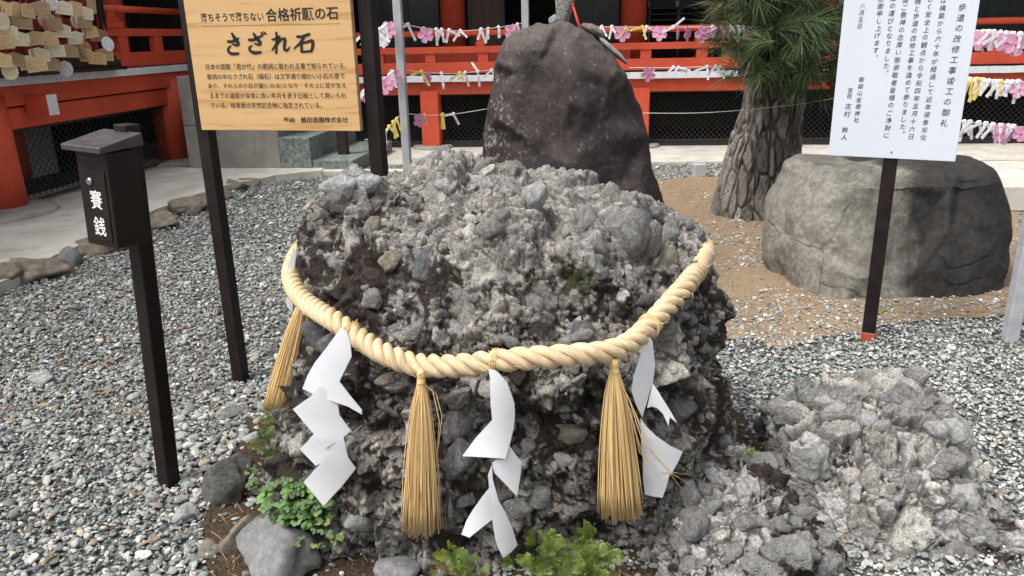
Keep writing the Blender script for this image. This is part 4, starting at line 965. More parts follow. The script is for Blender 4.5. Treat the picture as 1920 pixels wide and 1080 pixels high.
tassel('straw tassel hanging between the left paper streamer and the middle one', n1, b1, .010, .052, 260, 1,
       [[n1, PY(818, 740, n1.y-.01), PY(829, 780, n1.y-.012), PY(820, 850, n1.y-.01), PY(831, 990, n1.y)], [n1, PY(812, 735, n1.y-.01), PY(824, 790, n1.y-.012), PY(818, 860, n1.y-.01)]])
lo = []
for (a_, b__, c_, d_) in [((1185, 760), (1215, 840), (1260, 885), (1304, 893)), ((1180, 750), (1205, 830), (1250, 880), (1295, 938)), ((1182, 770), (1200, 850), (1240, 885), (1300, 889)), ((1178, 745), (1225, 850), (1262, 890), (1290, 905)), ((1186, 790), (1210, 870), (1240, 898), (1256, 890))]:
    lo.append([n2+(PY(*a_, n2.y)-n2)*.2, PY(*a_, n2.y-.02), PY(*b__, n2.y-.03), PY(*c_, n2.y-.02), PY(*d_, n2.y-.02)])
tassel('straw tassel with a few stray straws sticking out beside the grey shaded streamer', n2, b2, .011, .062, 330, 2, lo)
tassel('straw tassel slanting down at the far side above the fern tuft', n3, PY(514, 770, n3.y-.05), .014, .034, 200, 3)

# ---- folded paper streamers
def sheet_mesh(polys, origin, thick=.0009):
    bm = bmesh.new()
    for poly, Yf, curl in polys:
        vs = [bm.verts.new(PY(x, y, Yf(x, y))-origin) for x, y in poly]
        f = bm.faces.new(vs)
    r = bmesh.ops.triangulate(bm, faces=bm.faces[:])
    bmesh.ops.subdivide_edges(bm, edges=bm.edges[:], cuts=3, use_grid_fill=True)
    bmesh.ops.triangulate(bm, faces=bm.faces[:])
    return bm
def shide(label, panels, Y0):
    """panels: (polygon in photo pixels, depth offset at the start, depth slope per px across, bow)"""
    x0 = sum(p[0] for p in panels[0][0])/len(panels[0][0]); root = empty('paper_streamer', PY(panels[0][0][0][0], panels[0][0][0][1], Y0), label, 'streamer', 'folded white paper streamers on the rope')
    cl_ = [clear_y(q[0]+[((x+sum(a[0] for a in q[0])/len(q[0]))/2, (y+sum(a[1] for a in q[0])/len(q[0]))/2) for x, y in q[0]], Y0, .022) for q in panels]
    Yt, Yb_ = cl_[0], min(cl_); ya, yb_ = panels[0][0][0][1], max(p[1] for p in panels[-1][0])
    for poly, off, sl, bow in panels:
        cx = sum(p[0] for p in poly)/len(poly); cy = sum(p[1] for p in poly)/len(poly); hw = max(p[0] for p in poly)-cx+1; hh_ = max(p[1] for p in poly)-min(p[1] for p in poly)
        off *= .3; sl *= .5; bow *= .6
        bm = bmesh.new(); vs = [bm.verts.new((x, y, 0)) for x, y in poly]; bm.faces.new(vs)
        bmesh.ops.triangulate(bm, faces=bm.faces[:])
        for _ in range(3): bmesh.ops.subdivide_edges(bm, edges=bm.edges[:], cuts=1, use_grid_fill=True); bmesh.ops.triangulate(bm, faces=bm.faces[:])
        for v in bm.verts:
            x, y = v.co.x, v.co.y; u_ = (x-cx)/hw; w_ = (y-cy)/max(hh_, 1)
            Y = Yt+(Yb_-Yt)*min(1, max(0, (y-ya)/(yb_-ya)*1.6))-.012+off+sl*(x-cx)+bow*(u_*u_)+.5*bow*math.sin(w_*5+off*90)*.6
            v.co = PY(x, y, Y)-root.location
        bm.normal_update()
        me = bpy.data.meshes.new('paper_fold'); bm.to_mesh(me); bm.free()
        me.polygons.foreach_set('use_smooth', [True]*len(me.polygons))
        o = obj('paper_fold', me, M_paper, root)
        so = o.modifiers.new('thickness', 'SOLIDIFY'); so.thickness = .0004; so.offset = 0; es_ = o.modifiers.new('crisp', 'EDGE_SPLIT'); es_.split_angle = .6
        # second ply of the folded sheet
        me2 = me.copy(); o2 = obj('paper_fold', me2, M_paper, root, loc=(.0009, .0022, -.0016)); so = o2.modifiers.new('thickness', 'SOLIDIFY'); so.thickness = .0004; es_ = o2.modifiers.new('crisp', 'EDGE_SPLIT'); es_.split_angle = .6
    return root
shide('folded white paper streamer hanging over the fern-side face of the rock, nearest the slanting tassel', [
    ([(639, 614), (650, 622), (656, 640), (659, 668), (636, 715), (655, 740), (678, 768), (678, 777), (652, 762), (625, 753), (595, 742), (567, 729), (576, 705), (590, 680), (612, 652), (628, 630)], -.005, -.00018, .012),
    ([(600, 722), (583, 743), (566, 755), (549, 767), (580, 804), (610, 840), (636, 826), (658, 808), (636, 778), (632, 748)], .012, .00022, .010),
    ([(600, 800), (576, 828), (562, 842), (577, 858), (592, 873), (612, 862), (632, 838), (612, 824)], .03, -.0002, .006),
    ([(643, 816), (652, 857), (667, 878), (640, 912), (606, 949), (588, 926), (569, 904), (600, 870), (628, 832)], .006, .0002, .012)], path[near_path(645, 620)].y-.045)
Y2 = path[near_path(925, 680)].y-.045
shide('folded white paper streamer hanging at the middle between the two front tassels', [
    ([(916, 692), (928, 694), (936, 700), (951, 718), (964, 755), (965, 780), (963, 800), (955, 835), (947, 860), (905, 857), (867, 855), (893, 820), (923, 787), (920, 760), (919, 733), (919, 710)], 0, -.0003, .02),
    ([(950, 828), (966, 852), (978, 866), (974, 900), (969, 931), (947, 907), (926, 886), (923, 868), (930, 862), (946, 862)], .035, .0006, .01),
    ([(922, 872), (925, 920), (924, 973), (902, 990), (880, 1008), (865, 1002), (875, 975), (887, 955), (905, 930), (917, 915), (915, 890)], .012, -.0004, .012),
    ([(921, 890), (935, 940), (947, 960), (960, 990), (970, 1022), (957, 1036), (944, 1046), (934, 1028), (929, 1013), (925, 990), (921, 960)], .026, .0008, .012)], Y2)
Y3 = path[near_path(1215, 610)].y-.02
shide('folded paper streamer with a grey shaded upper fold, behind the stray straws', [
    ([(1209, 636), (1218, 632), (1223, 640), (1228, 684), (1224, 716), (1212, 755), (1204, 782), (1192, 758), (1184, 733), (1188, 705), (1196, 680), (1204, 655)], 0, .0022, .004),
    ([(1224, 719), (1233, 732), (1242, 747), (1258, 772), (1269, 793), (1256, 782), (1253, 798), (1243, 776), (1232, 765), (1222, 762), (1213, 765), (1219, 740)], .0, -.0006, .01),
    ([(1201, 784), (1212, 800), (1231, 818), (1255, 835), (1280, 847), (1270, 868), (1258, 889), (1236, 885), (1206, 868), (1202, 830)], -.006, .0003, .012),
    ([(1205, 866), (1230, 882), (1256, 888), (1250, 910), (1242, 933), (1225, 931), (1209, 927), (1206, 900)], .006, .0002, .006)], Y3)
shide('narrow white paper streamer half hidden behind the rope at the outer edge', [
    ([(549, 466), (556, 470), (552, 500), (546, 530), (540, 556), (532, 545), (534, 515), (543, 488)], 0, .0003, .004), ([(536, 556), (550, 566), (548, 585), (538, 575)], .01, 0, .002)], 2.72)
# ================================================================== SIGNS
def text_mesh(body, size, offset=0.0, shear=0.0):
    c = bpy.data.curves.new('t', 'FONT'); c.body = body; c.size = size; c.offset = offset; c.shear = shear; c.resolution_u = 2
    c.align_x = 'LEFT'
    o = bpy.data.objects.new('t', c); COL.objects.link(o); dg = bpy.context.evaluated_depsgraph_get(); me = bpy.data.meshes.new_from_object(o.evaluated_get(dg))
    bpy.data.objects.remove(o); bpy.data.curves.remove(c); return me
def add_text(mb, body, x0, x1, zc, h, slope=0., bold=0., ysurf=-.0015, shear=0, xscale=None):
    """text between x0 and x1, glyph height about h, centred on zc (local x right, z up)"""
    me = text_mesh(body, 1.0, bold, shear); V = [v.co.copy() for v in me.vertices]
    if not V: return
    a = min(v.x for v in V); b_ = max(v.x for v in V); lo = min(v.y for v in V); hi = max(v.y for v in V)
    kx = (x1-x0)/(b_-a) if xscale is None else xscale; kz = h/(hi-lo) if h else kx; mz = (lo+hi)/2
    mb.add([(x0+(v.x-a)*kx, ysurf, zc+(v.y-mz)*kz+slope*((v.x-a)*kx)) for v in V], [tuple(p.vertices) for p in me.polygons])
    bpy.data.meshes.remove(me)
class Plane:
    def __init__(s, o, yaw):
        s.o = Vector(o); s.yaw = yaw; s.R = Matrix.Rotation(-yaw, 3, 'Z'); s.n = Matrix.Rotation(yaw, 3, 'Z') @ Vector((0, -1, 0))
    def at(s, px, py):
        d = ray(px, py); t_ = (s.o-ORI).dot(s.n)/d.dot(s.n); return s.R @ (ORI+d*t_-s.o)
# wooden notice board
bl = PY(378, 244, 3.36); br = G(676, 246, bl.z); yawb = math.atan2(br.y-bl.y, br.x-bl.x); BP = Plane(bl, yawb); WB = (br-bl).length; HB = .80
sb = empty('wooden_notice_board', bl, 'wooden notice board on two black posts with large brush characters', 'notice board', rot=(0, 0, yawb))
obj('board', MB().box((0, 0, 0), (WB, .028, HB)).mesh('board', bev=.002), M_board, sb)
for xx in (-.055, WB+.008):
    obj('post', MB().box((xx+.006, .031, -bl.z), (xx+.064, .089, HB+.08)).mesh('post', bev=.003), M_brownmetal, sb)
def bxy(cx, cy): v = BP.at(330+cx/3.375, cy/3.375); return v.x, v.z
def line(mb, body, p0, p1, hpx, bold=0., shear=0.):
    a, b_ = bxy(*p0), bxy(*p1); h = (bxy(p0[0], p0[1]-hpx/2)[1]-bxy(p0[0], p0[1]+hpx/2)[1])
    add_text(mb, body, a[0], b_[0], a[1], h, (b_[1]-a[1])/(b_[0]-a[0]), bold, shear=shear)
def bline(body, p0, p1, h, b=0.):
    q = MB(); line(q, body, p0, p1, h, b); obj('lettering', q, M_ink, sb)
lt = MB()
bline('落ちそうで落ちない', (157, 112), (553, 103), 56, .008); bline('合格祈願の石', (568, 96), (1026, 80), 84, .012)
a, b_ = bxy(163, 166), bxy(1040, 148); lt.add([(a[0], -.0015, a[1]-.0012), (b_[0], -.0015, b_[1]-.0012), (b_[0], -.0015, b_[1]), (a[0], -.0015, a[1])], [(0, 1, 2, 3)])
obj('ruled_line', lt, M_ink, sb)
BODY = [('日本の国歌「君が代」の歌詞に歌われる事で知られている。', (190, 423), (1078, 415)), ('歌詞の中のさざれ石（細石）は文字通り細かい小石の意で', (197, 486), (1068, 480)), ('あり、それらの小石が巌(いわお)となり　その上に苔が生え', (205, 546), (1078, 542)), ('るまでの過程が非常に長い年月を表す比喩として用いられ', (215, 605), (1078, 604)), ('ている。岐阜県の天然記念物に指定されている。', (220, 667), (925, 666))]
for t_, p0, p1 in BODY: bline(t_, p0, p1, 37, .0)
bline('奉納　鶴田造園株式会社', (680, 759), (1090, 757), 36, .006)
# big brush characters: each stroke a ribbon whose width swells and thins
def stroke(mb, pts, wd, conv, y=-.0018):
    P_ = catmull([Vector((p[0], p[1], 0)) for p in pts], 6); n_ = len(P_); W_ = np.interp(np.linspace(0, 1, n_), np.linspace(0, 1, len(wd)), wd)
    L_, R_ = [], []
    for i, p_ in enumerate(P_):
        t_ = (P_[min(i+1, n_-1)]-P_[max(i-1, 0)]); t_.normalize(); nx = Vector((-t_.y, t_.x, 0))*W_[i]/2
        L_.append(conv(p_.x+nx.x, p_.y+nx.y)); R_.append(conv(p_.x-nx.x, p_.y-nx.y))
    vs = [(a[0], y, a[1]) for a in L_]+[(a[0], y, a[1]) for a in R_]
    mb.add(vs, [(i, i+1, n_+i+1, n_+i) for i in range(n_-1)])
    for e_, i in ((0, 0), (1, n_-1)):
        c_ = P_[i]; r_ = W_[i]/2*.95; b0 = len(mb.v); ring = [conv(c_.x+r_*math.cos(a), c_.y+r_*math.sin(a)) for a in [k*PI/4 for k in range(8)]]
        mb.add([(a[0], y-.0002, a[1]) for a in ring], [tuple(range(8))])
tb = MB()
for pts, wd in [  # sa
    ([(330, 262), (358, 262), (398, 240)], (14, 16, 8)), ([(355, 212), (372, 240), (392, 272), (386, 286), (360, 280)], (12, 18, 20, 14, 8)), ([(350, 288), (333, 305), (334, 326), (356, 340), (394, 338)], (6, 12, 14, 16, 14)),
    # za
    ([(463, 252), (495, 250), (548, 222)], (14, 16, 10)), ([(492, 212), (510, 240), (532, 268), (524, 282), (498, 276)], (12, 18, 20, 14, 8)), ([(482, 286), (466, 302), (472, 322), (500, 334), (536, 330)], (6, 12, 14, 18, 15)), ([(540, 206), (550, 218)], (9, 11)), ([(556, 202), (568, 214)], (9, 11)),
    # re
    ([(636, 206), (638, 250), (634, 335)], (12, 13, 12)), ([(610, 250), (632, 246), (656, 232), (648, 256), (610, 316)], (10, 14, 12, 13, 9)), ([(640, 282), (668, 250), (688, 244), (690, 262), (686, 306), (702, 318), (722, 296)], (9, 11, 14, 16, 15, 14, 5)),
    # ishi
    ([(768, 232), (800, 230), (842, 216)], (14, 14, 16)), ([(812, 226), (790, 268), (748, 306)], (16, 15, 8)), ([(794, 272), (796, 326)], (14, 14)), ([(792, 274), (830, 266), (862, 258), (866, 290), (856, 326)], (10, 13, 17, 17, 12)), ([(798, 328), (826, 326), (858, 322)], (12, 12, 12))]:
    stroke(tb, pts, [w_*1.22 for w_ in wd], bxy)
obj('lettering', tb, M_ink, sb)
# white sign
wl = PY(1553, 291, 3.88); wr = G(1791, 303, wl.z); yaww = math.atan2(wr.y-wl.y, wr.x-wl.x); WP = Plane(wl, yaww); WW = (wr-wl).length; HW = .95
sw = empty('white_sign', wl, 'white sign with vertical black characters on one dark brown post before the grey boulder', 'sign', rot=(0, 0, yaww))
obj('panel', MB().box((0, 0, 0), (WW, .006, HW)).mesh('panel', bev=.001), M_signwhite, sw)
obj('post', MB().box((WW*.45, .009, -wl.z), (WW*.45+.062, .058, HW-.05)).mesh('post', bev=.003), M_brownmetal, sw)
obj('tape', MB().box((WW*.45-.003, .006, -wl.z), (WW*.45+.065, .061, -wl.z+.05)).mesh('tape', bev=.002), pmat('red_brown_tape', (.25, .05, .03), (.4, .09, .06), scale=60), sw)
sv = WP.at(1671.5, 285); obj('screw', MB().lathe([(.005, 0), (.004, -.003)], (0, 0, 0), 10, 'Y').mesh('screw'), M_lens, sw, (sv.x, -.0005, sv.z))
VC = [('歩道の改修工事竣工の御礼', (1027, 45), (912, 778), 54), ('は構築から六十年が経過して近年侵食劣化', (910, 3), (782, 870), 42), ('し く安全上の観点から令和四年五月十六日'.replace(' ', ''), (826, -6), (703, 865), 42),
      ('橋と歩道の改修工事を進めて参りました。', (746, 8), (645, 848), 42), ('度ご敬神の念厚い御崇敬者皆様のご浄財に', (670, -2), (548, 857), 42), ('工の運びとなりました。', (590, -10), (542, 463), 42),
      ('感謝申し上げます。', (514, -8), (477, 365), 42), ('八月五日', (395, 40), (378, 165), 36), ('御嶽山金櫻神社', (389, 503), (357, 760), 36), ('宮司', (320, 572), (313, 610), 36), ('志村', (305, 672), (298, 722), 42), ('幹人', (285, 822), (278, 868), 42)]
for body, p0, p1, h in VC:
    n_ = len(body); wt = MB()
    for i, ch in enumerate(body):
        f = i/max(1, n_-1); cx, cy = p0[0]+(p1[0]-p0[0])*f, p0[1]+(p1[1]-p0[1])*f
        c_ = WP.at(1500+cx/3.376, cy/3.376); s_ = abs(WP.at(1500+(cx+h/2)/3.376, cy/3.376).x-WP.at(1500+(cx-h/2)/3.376, cy/3.376).x)
        me = text_mesh(ch, 1.0, .0, .12); V = [v.co.copy() for v in me.vertices]
        if not V: continue
        small = ch == '。'
        a, b_ = min(v.x for v in V), max(v.x for v in V); lo, hi = min(v.y for v in V), max(v.y for v in V); k_ = s_/.95*1.0
        ox, oz = (c_.x+(.25*s_ if small else 0), c_.z+(.3*s_ if small else 0))
        wt.add([(ox+(v.x-(a+b_)/2)*k_*.92, -.0015, oz+(v.y-(lo+hi)/2)*k_*.98) for v in V], [tuple(p.vertices) for p in me.polygons]); bpy.data.meshes.remove(me)
    obj('lettering', wt, M_ink, sw)
# offering box on a post
M_lid = pmat('worn_skylit_lid_metal', (.028, .022, .022), (.06, .05, .05), scale=22, rough=.42, spec=.6, bump=.15, bscale=160)  # lighter than the box: wear, plus sky reflection put into the colour
yawo = math.radians(-26); TILT = math.radians(3.0)
ob = empty('offering_box', (G(318, 912).x, G(318, 912).y, 0), 'dark brown metal offering box with white characters and slanted lid on a square post', 'offering box', rot=(0, TILT, 0))
RO = Matrix.Rotation(yawo, 4, 'Z')
_w = PY(232, 465, 2.37); cz = _w.z+.02
TO = Matrix.Translation((.0, -.150, _w.z)) @ RO          # local: x right along the front, y away, z up; origin = lower front right corner
cb_ = Vector((0, _w.y, _w.z))
BWd, BDp, BHt = .138, .105, PY(212, 285, cb_.y).z-cb_.z
def ubox(name, a, b, m, bev=.002): mb = MB(); mb.box(a, b, TO); return obj(name, mb.mesh(name, bev=bev), m, ob)
ubox('box_body', (-BWd, 0, 0), (0, BDp, BHt), M_brownmetal)
ubox('door', (-BWd+.018, -.003, .018), (-.018, -.0003, BHt*.80), M_brownmetal, .001)
ubox('coin_slot', (-BWd+.025, -.0012, BHt*.915), (-.035, -.0002, BHt*.915+.006), M_black, 0)
lid = MB(); o_, hz = .017, .018
z0 = BHt+.001
lid.add([(-BWd-o_, -.034, z0), (o_, -.034, z0), (o_, BDp+.02, z0+.012), (-BWd-o_, BDp+.02, z0+.012), (-BWd-o_, -.034, z0+hz), (o_, -.034, z0+hz), (o_, BDp+.015, z0+.05), (-BWd-o_, BDp+.015, z0+.05)], [(0, 3, 2, 1), (4, 5, 6, 7), (0, 1, 5, 4), (1, 2, 6, 5), (2, 3, 7, 6), (3, 0, 4, 7)], TO)
obj('lid', lid.mesh('lid', bev=.002), M_lid, ob)
pm = MB(); ps = RO
pt_ = RO.inverted() @ Vector((TO @ Vector((0, BDp+.002, 0))).to_tuple()); y0_ = pt_.y
pm.box((-.028, y0_, -.02), (.028, y0_+.056, cb_.z+BHt+.07), ps); obj('post', pm.mesh('post', bev=.003), M_brownmetal, ob)
lk = MB(); lk.lathe([(.011, .002), (.0115, -.003), (.009, -.006), (.004, -.0065)], (0, 0, 0), 20, 'Y'); lk.box((-.0015, -.0072, -.006), (.0015, -.0066, .006))
o = obj('lock', lk.mesh('lock', smooth=False), M_lens, ob); c_ = TO @ Vector((-BWd*.62, -.0035, BHt*.685)); o.location = c_; o.rotation_euler = (0, 0, yawo)
tx = MB()
for ch, zc, hh in (('賽', BHt*.50, .060), ('銭', BHt*.215, .060)): add_text(tx, ch, -BWd*.5-.024, -BWd*.5+.028, zc, hh, 0, .009, ysurf=-.0038)
tx.v = [tuple(TO @ Vector(v)) for v in tx.v]; obj('lettering', tx, M_inkwhite, ob)
# ================================================================== STONES ROUND THE ROCK AND ALONG THE WALK
def stone_at(px, py, w_, h_, label, seed, m, name='stone', group=None, z=0, depth=.9, rz=None, sink=.22, shape=(1, .85, .8)):
    """px,py: where the stone's foot meets the ground in the photo; w_,h_: its size there in px"""
    g = G(px, py, z); dist = (g-ORI).dot(CR @ Vector((0, 0, -1))); k = dist/FPX
    me = stone_mesh(name, seed, 4 if w_ > 60 else 3, 10, 34, shape=(1, .8+.4*((seed*7) % 10)/10, 1), rough=.20)
    o = obj(name, me, m, None, (g.x, g.y+w_*k*.5*depth*.7, z+h_*k*.5*(1-sink)*1.0), (0, 0, rnd.uniform(0, 6) if rz is None else rz), (w_*k*.5/.9, w_*k*.5*depth/.9, h_*k*.5*1.15))
    return tag(o, label, 'stone', group)
M_st_grey = pmat('river_stone_grey', (.11, .112, .112), (.22, .222, .22), scale=3.0, rough=.75, bump=.4, bscale=35, dirt=((.38, .38, .36), 9, .5), bdist=.02, contrast=(.3, .7))
M_st_dark = pmat('stone_dark_banded', (.06, .058, .055), (.17, .165, .155), scale=4.5, rough=.8, bump=.6, bscale=18, stretch=(1, 1, 2.5), dirt=((.28, .27, .26), 16, .35), bdist=.03)
M_st_brown = pmat('stone_brown_grey', (.13, .11, .085), (.25, .215, .17), scale=3.5, rough=.85, bump=.5, bscale=28, dirt=((.09, .085, .05), 8, .5), bdist=.02)
stone_at(520, 1100, 165, 104, 'large smooth grey stone at the bottom below the leafy green plant', 31, M_st_grey, depth=.8, rz=2.1)
stone_at(428, 952, 84, 104, 'dark grey angular stone standing between the gravel and the fern tuft', 32, M_st_dark, depth=.6, rz=.2)
stone_at(452, 1036, 66, 66, 'small brown-grey stone between the dark angular stone and the large smooth stone', 33, M_st_brown, depth=.8)
stone_at(388, 1048, 44, 26, 'flat tan stone lying on the gravel beside the brown-grey stone', 34, M_cobble_tan)
stone_at(735, 1102, 78, 44, 'smooth grey-blue stone cut by the lower edge of the view', 35, M_st_grey)
stone_at(1350, 1100, 140, 76, 'pale rounded stone in front of the rough grey rock at the lower edge', 36, M_st_grey)
stone_at(345, 982, 40, 34, 'whitish stone on the gravel beside the foot of the offering box post', 37, M_cobble_pale)
stone_at(285, 950, 32, 26, 'speckled white stone on the gravel next to the offering box post', 38, M_cobble_pale)
stone_at(75, 722, 40, 22, 'pale flat pebble on the gravel in front of the walk', 39, M_cobble_pale)
stone_at(440, 785, 44, 22, 'dark speckled flat stone behind the foot of the notice board post', 40, M_cobble)
stone_at(545, 930, 34, 34, 'small dark stone tucked under the streamer beside the leafy plant', 41, M_st_dark)
stone_at(505, 905, 36, 44, 'dark wedge stone under the fern tuft at the rock foot', 42, M_st_dark)
ei = 0
ED = [(-12, 545, 60, 44), (52, 532, 92, 40), (124, 505, 44, 34), (176, 480, 66, 34), (232, 456, 44, 22), (292, 430, 56, 24), (350, 404, 56, 26), (384, 390, 26, 16), (410, 378, 34, 16), (436, 360, 44, 18), (462, 352, 34, 14), (478, 346, 26, 10)]
EDL = ['edging stone of the walk at the outermost corner', 'wide brown edging stone, second from the corner of the walk', 'small squarish grey edging stone beside the wide brown one', 'tan edging stone of the walk below the offering box', 'low tan edging stone behind the offering box post', 'long tan edging stone of the walk right behind the box post',
       'rounded mossy edging stone of the walk before the notice board post', 'small dark edging stone hidden by the notice board post', 'small edging stone just past the notice board post', 'broad tan edging stone near the stair', 'low edging stone near the stair kerb', 'last and smallest edging stone by the stair']
for (x, y, w_, h_), l_ in zip(ED, EDL):
    ei += 1; stone_at(x, y, w_*1.15, h_*1.3, l_, 60+ei, M_st_brown if ei != 3 else M_st_grey, 'edging_stone', 'edging stones along the concrete walk', depth=.8, rz=rnd.uniform(-.5, .5), sink=.35)

# stones and red stick standing on the dark boulder
def on_boulder(px, py, Y): return PY(px, py, Y)
M_lich = pmat('lichen_stone', (.05, .045, .04), (.42, .41, .38), scale=22, rough=.85, bump=.5, bscale=60, contrast=(.42, .58), detail=8)
p = PY(1056, 50, 5.12); o = obj('stone', stone_mesh('stone', 71, 4, 12, 20, (.8, .7, 1)), M_lich, None, (p.x, p.y, p.z+.17), (0, .03, .3), (.074, .06, .27)); tag(o, 'tall narrow mottled stone standing on top of the dark boulder', 'stone')
p = PY(1038, 42, 5.05); o = obj('stone', stone_mesh('stone', 72, 3, 11, 14), M_cobble_pale, None, (p.x, p.y, p.z+.015), (0, 0, .3), (.034, .03, .052)); tag(o, 'small pale stone leaning beside the tall mottled stone', 'stone')
p = PY(1108, 56, 5.12); o = obj('stone', stone_mesh('stone', 73, 3, 11, 18), M_cobble_tan, None, (p.x, p.y, p.z+.0), (0, .35, .3), (.085, .07, .06)); tag(o, 'flat-topped tan stone perched on the shoulder of the dark boulder', 'stone')
p = PY(1146, 88, 5.12); o = obj('stone', stone_mesh('stone', 74, 3, 11, 18), M_cobble_pale, None, (p.x, p.y, p.z-.01), (0, .72, .1), (.12, .06, .030)); tag(o, 'long pale slab stone sloping down the shoulder of the dark boulder', 'stone')
a = PY(1074, 10, 5.1); b_ = PY(1090, 62, 5.02); mb = MB()
rp = MB(); rp.tube([Vector((0, 0, 0)), a-b_], [.010, .007], 8); rp.lathe([(.002, -.01), (.010, 0), (.010, .008), (.002, .016)], a-b_, 10)
tag(obj('red_stick', rp.mesh('red_stick', smooth=True), M_redcord, None, b_), 'slim red stick with round knob leaning on the dark boulder', 'stick')

# ================================================================== POLES AND STRINGS WITH TIED PAPERS
def pole(px, py, Y, wd, label, top=2.7, px_top=None):
    q = PY(px, py, Y); o = obj('grey_pole', MB().box((-wd/2, -wd/2, 0), (wd/2, wd/2, top)).mesh('grey_pole', bev=.003), M_grey_metal, None, (q.x, q.y, 0), (0, 0, BA)); return tag(o, label, 'pole', 'grey metal poles that hold the strings')
YP1, YP2 = 5.3, 6.1
pole(757, 200, YP1, .052, 'grey square metal pole with three strings beside the wooden notice board')
pole(985, 40, YP2, .052, 'grey metal pole rising behind the dark boulder')
pole(1907, 560, 3.72, .062, 'pale grey square post standing on gravel at the far side of the white sign', 1.9)
q = PY(650, 300, 5.6); o = obj('white_sleeve', MB().box((-.045, -.045, 0), (.045, .045, .62)).mesh('white_sleeve', bev=.012), M_grey_metal, None, (q.x, q.y, 0), (0, 0, BA)); tag(o, 'short pale grey square post between stair and notice board', 'post')
ORD = ['first', 'second', 'third', 'fourth', 'fifth', 'sixth', 'seventh', 'eighth', 'ninth', 'tenth', 'eleventh', 'twelfth', 'thirteenth', 'fourteenth', 'fifteenth', 'sixteenth', 'seventeenth', 'eighteenth', 'nineteenth', 'twentieth', 'twenty-first', 'twenty-second', 'twenty-third', 'twenty-fourth']
def string_(pts, label):
    P_ = catmull([PY(*p) for p in pts], 6); o_ = P_[0].copy(); o = obj('string', MB().tube([p-o_ for p in P_], .0024, 5).mesh('string', smooth=True), M_string, None, o_)
    tag(o, label, 'string', 'strings stretched between the poles'); return P_
def paper_knot(p, kind, label, sc=1.0, angs=None, wd=None):
    """a fortune slip folded to a narrow band and knotted round the string: knot and two tails"""
    rt = empty('paper_knot', p, label, 'paper slip', 'fortune papers tied to the strings')
    m = {'w': M_paper, 'y': M_yellow}[kind]; mb = MB(); s = sc
    mb.box((-.009*s, -.008*s, -.010*s), (.009*s, .008*s, .011*s), Matrix.Rotation(rn.uniform(-.7, .7), 4, 'Y'))
    obj('knot', mb.mesh('knot', bev=.003*s), m, rt)
    for i in range(2):
        a = (angs[i] if angs else (rn.uniform(-1.2, .1) if i == 0 else rn.uniform(-.3, 1.1))); L_ = rn.uniform(.05, .085)*s; w_ = (wd or .0065)*s
        d = Vector((math.sin(a), rn.uniform(-.25, .1), -math.cos(a))).normalized(); sd_ = Vector((math.cos(a), 0, math.sin(a)))
        tb_ = MB(); st_ = []
        for j in range(5):
            c_ = d*L_*j/4+Vector((0, -.004-.004*math.sin(j*1.3), -.006*(j/4)**2)); st_.append(c_)
        vs = [tuple(c_-sd_*w_) for c_ in st_]+[tuple(c_+sd_*w_*rn.uniform(.9, 1.05)) for c_ in st_]
        vs += [(v[0], v[1]+.003, v[2]) for v in vs]
        fs = [(j, j+1, 5+j+1, 5+j) for j in range(4)]+[(10+j, 15+j, 15+j+1, 10+j+1) for j in range(4)]+[(j, 10+j, 10+j+1, j+1) for j in range(4)]+[(5+j, 5+j+1, 15+j+1, 15+j) for j in range(4)]+[(0, 5, 15, 10), (4, 14, 19, 9)]
        tb_.add(vs, fs); obj('tail', tb_, m, rt)
    return rt
def flower_mesh():
    V, F = [], []; n_ = 60
    for i in range(n_):
        a = 2*PI*i/n_; ph_ = (a*5/(2*PI)) % 1; r = .55+.45*math.sin(ph_*PI)**.6
        if abs(ph_-.5) < .07: r *= .88+.8*abs(ph_-.5)
        V.append((r*math.sin(a), -.02*math.cos(ph_*2*PI), r*math.cos(a)))
    V2 = [(x, y+.05, z) for x, y, z in V]
    vs = V+[(0, .06, 0)]+V2+[(0, .09, 0)]
    fs = [(i, n_, (i+1) % n_) for i in range(n_)]+[(n_+1+i, n_+1+(i+1) % n_, 2*n_+1) for i in range(n_)]+[(i, (i+1) % n_, n_+1+(i+1) % n_, n_+1+i) for i in range(n_)]
    return MB().add(vs, fs).mesh('blossom')
FLM = flower_mesh(); FLM.materials.append(M_pink)
CENM = MB(); CENM = CENM.lathe([(.16, -.03), (.12, .01), (.03, .02)], (0, 0, 0), 10, 'Y').mesh('flower_centre')
M_pinkdeep = pmat('deep_pink', (.62, .16, .34), (.7, .22, .42), rough=.4); CENM.materials.append(M_pinkdeep)
def flower(p, rpx, label, yaw=0, roll=0, Y=None):
    d = (Vector(p)-ORI).dot(CR @ Vector((0, 0, -1))); r = rpx*d/FPX
    rt = empty('cherry_flower', p, label, 'flower ornament', 'pink flower ornaments on the strings', rot=(rn.uniform(-.15, .15), roll, yaw))
    o = bpy.data.objects.new('blossom', FLM); COL.objects.link(o); o.parent = rt; o.location = (0, -.01, -r*.75); o.scale = (r, r, r)
    o = bpy.data.objects.new('flower_centre', CENM); COL.objects.link(o); o.parent = rt; o.location = (0, -.01-.03*r, -r*.75); o.scale = (r, -r*1.5, r)
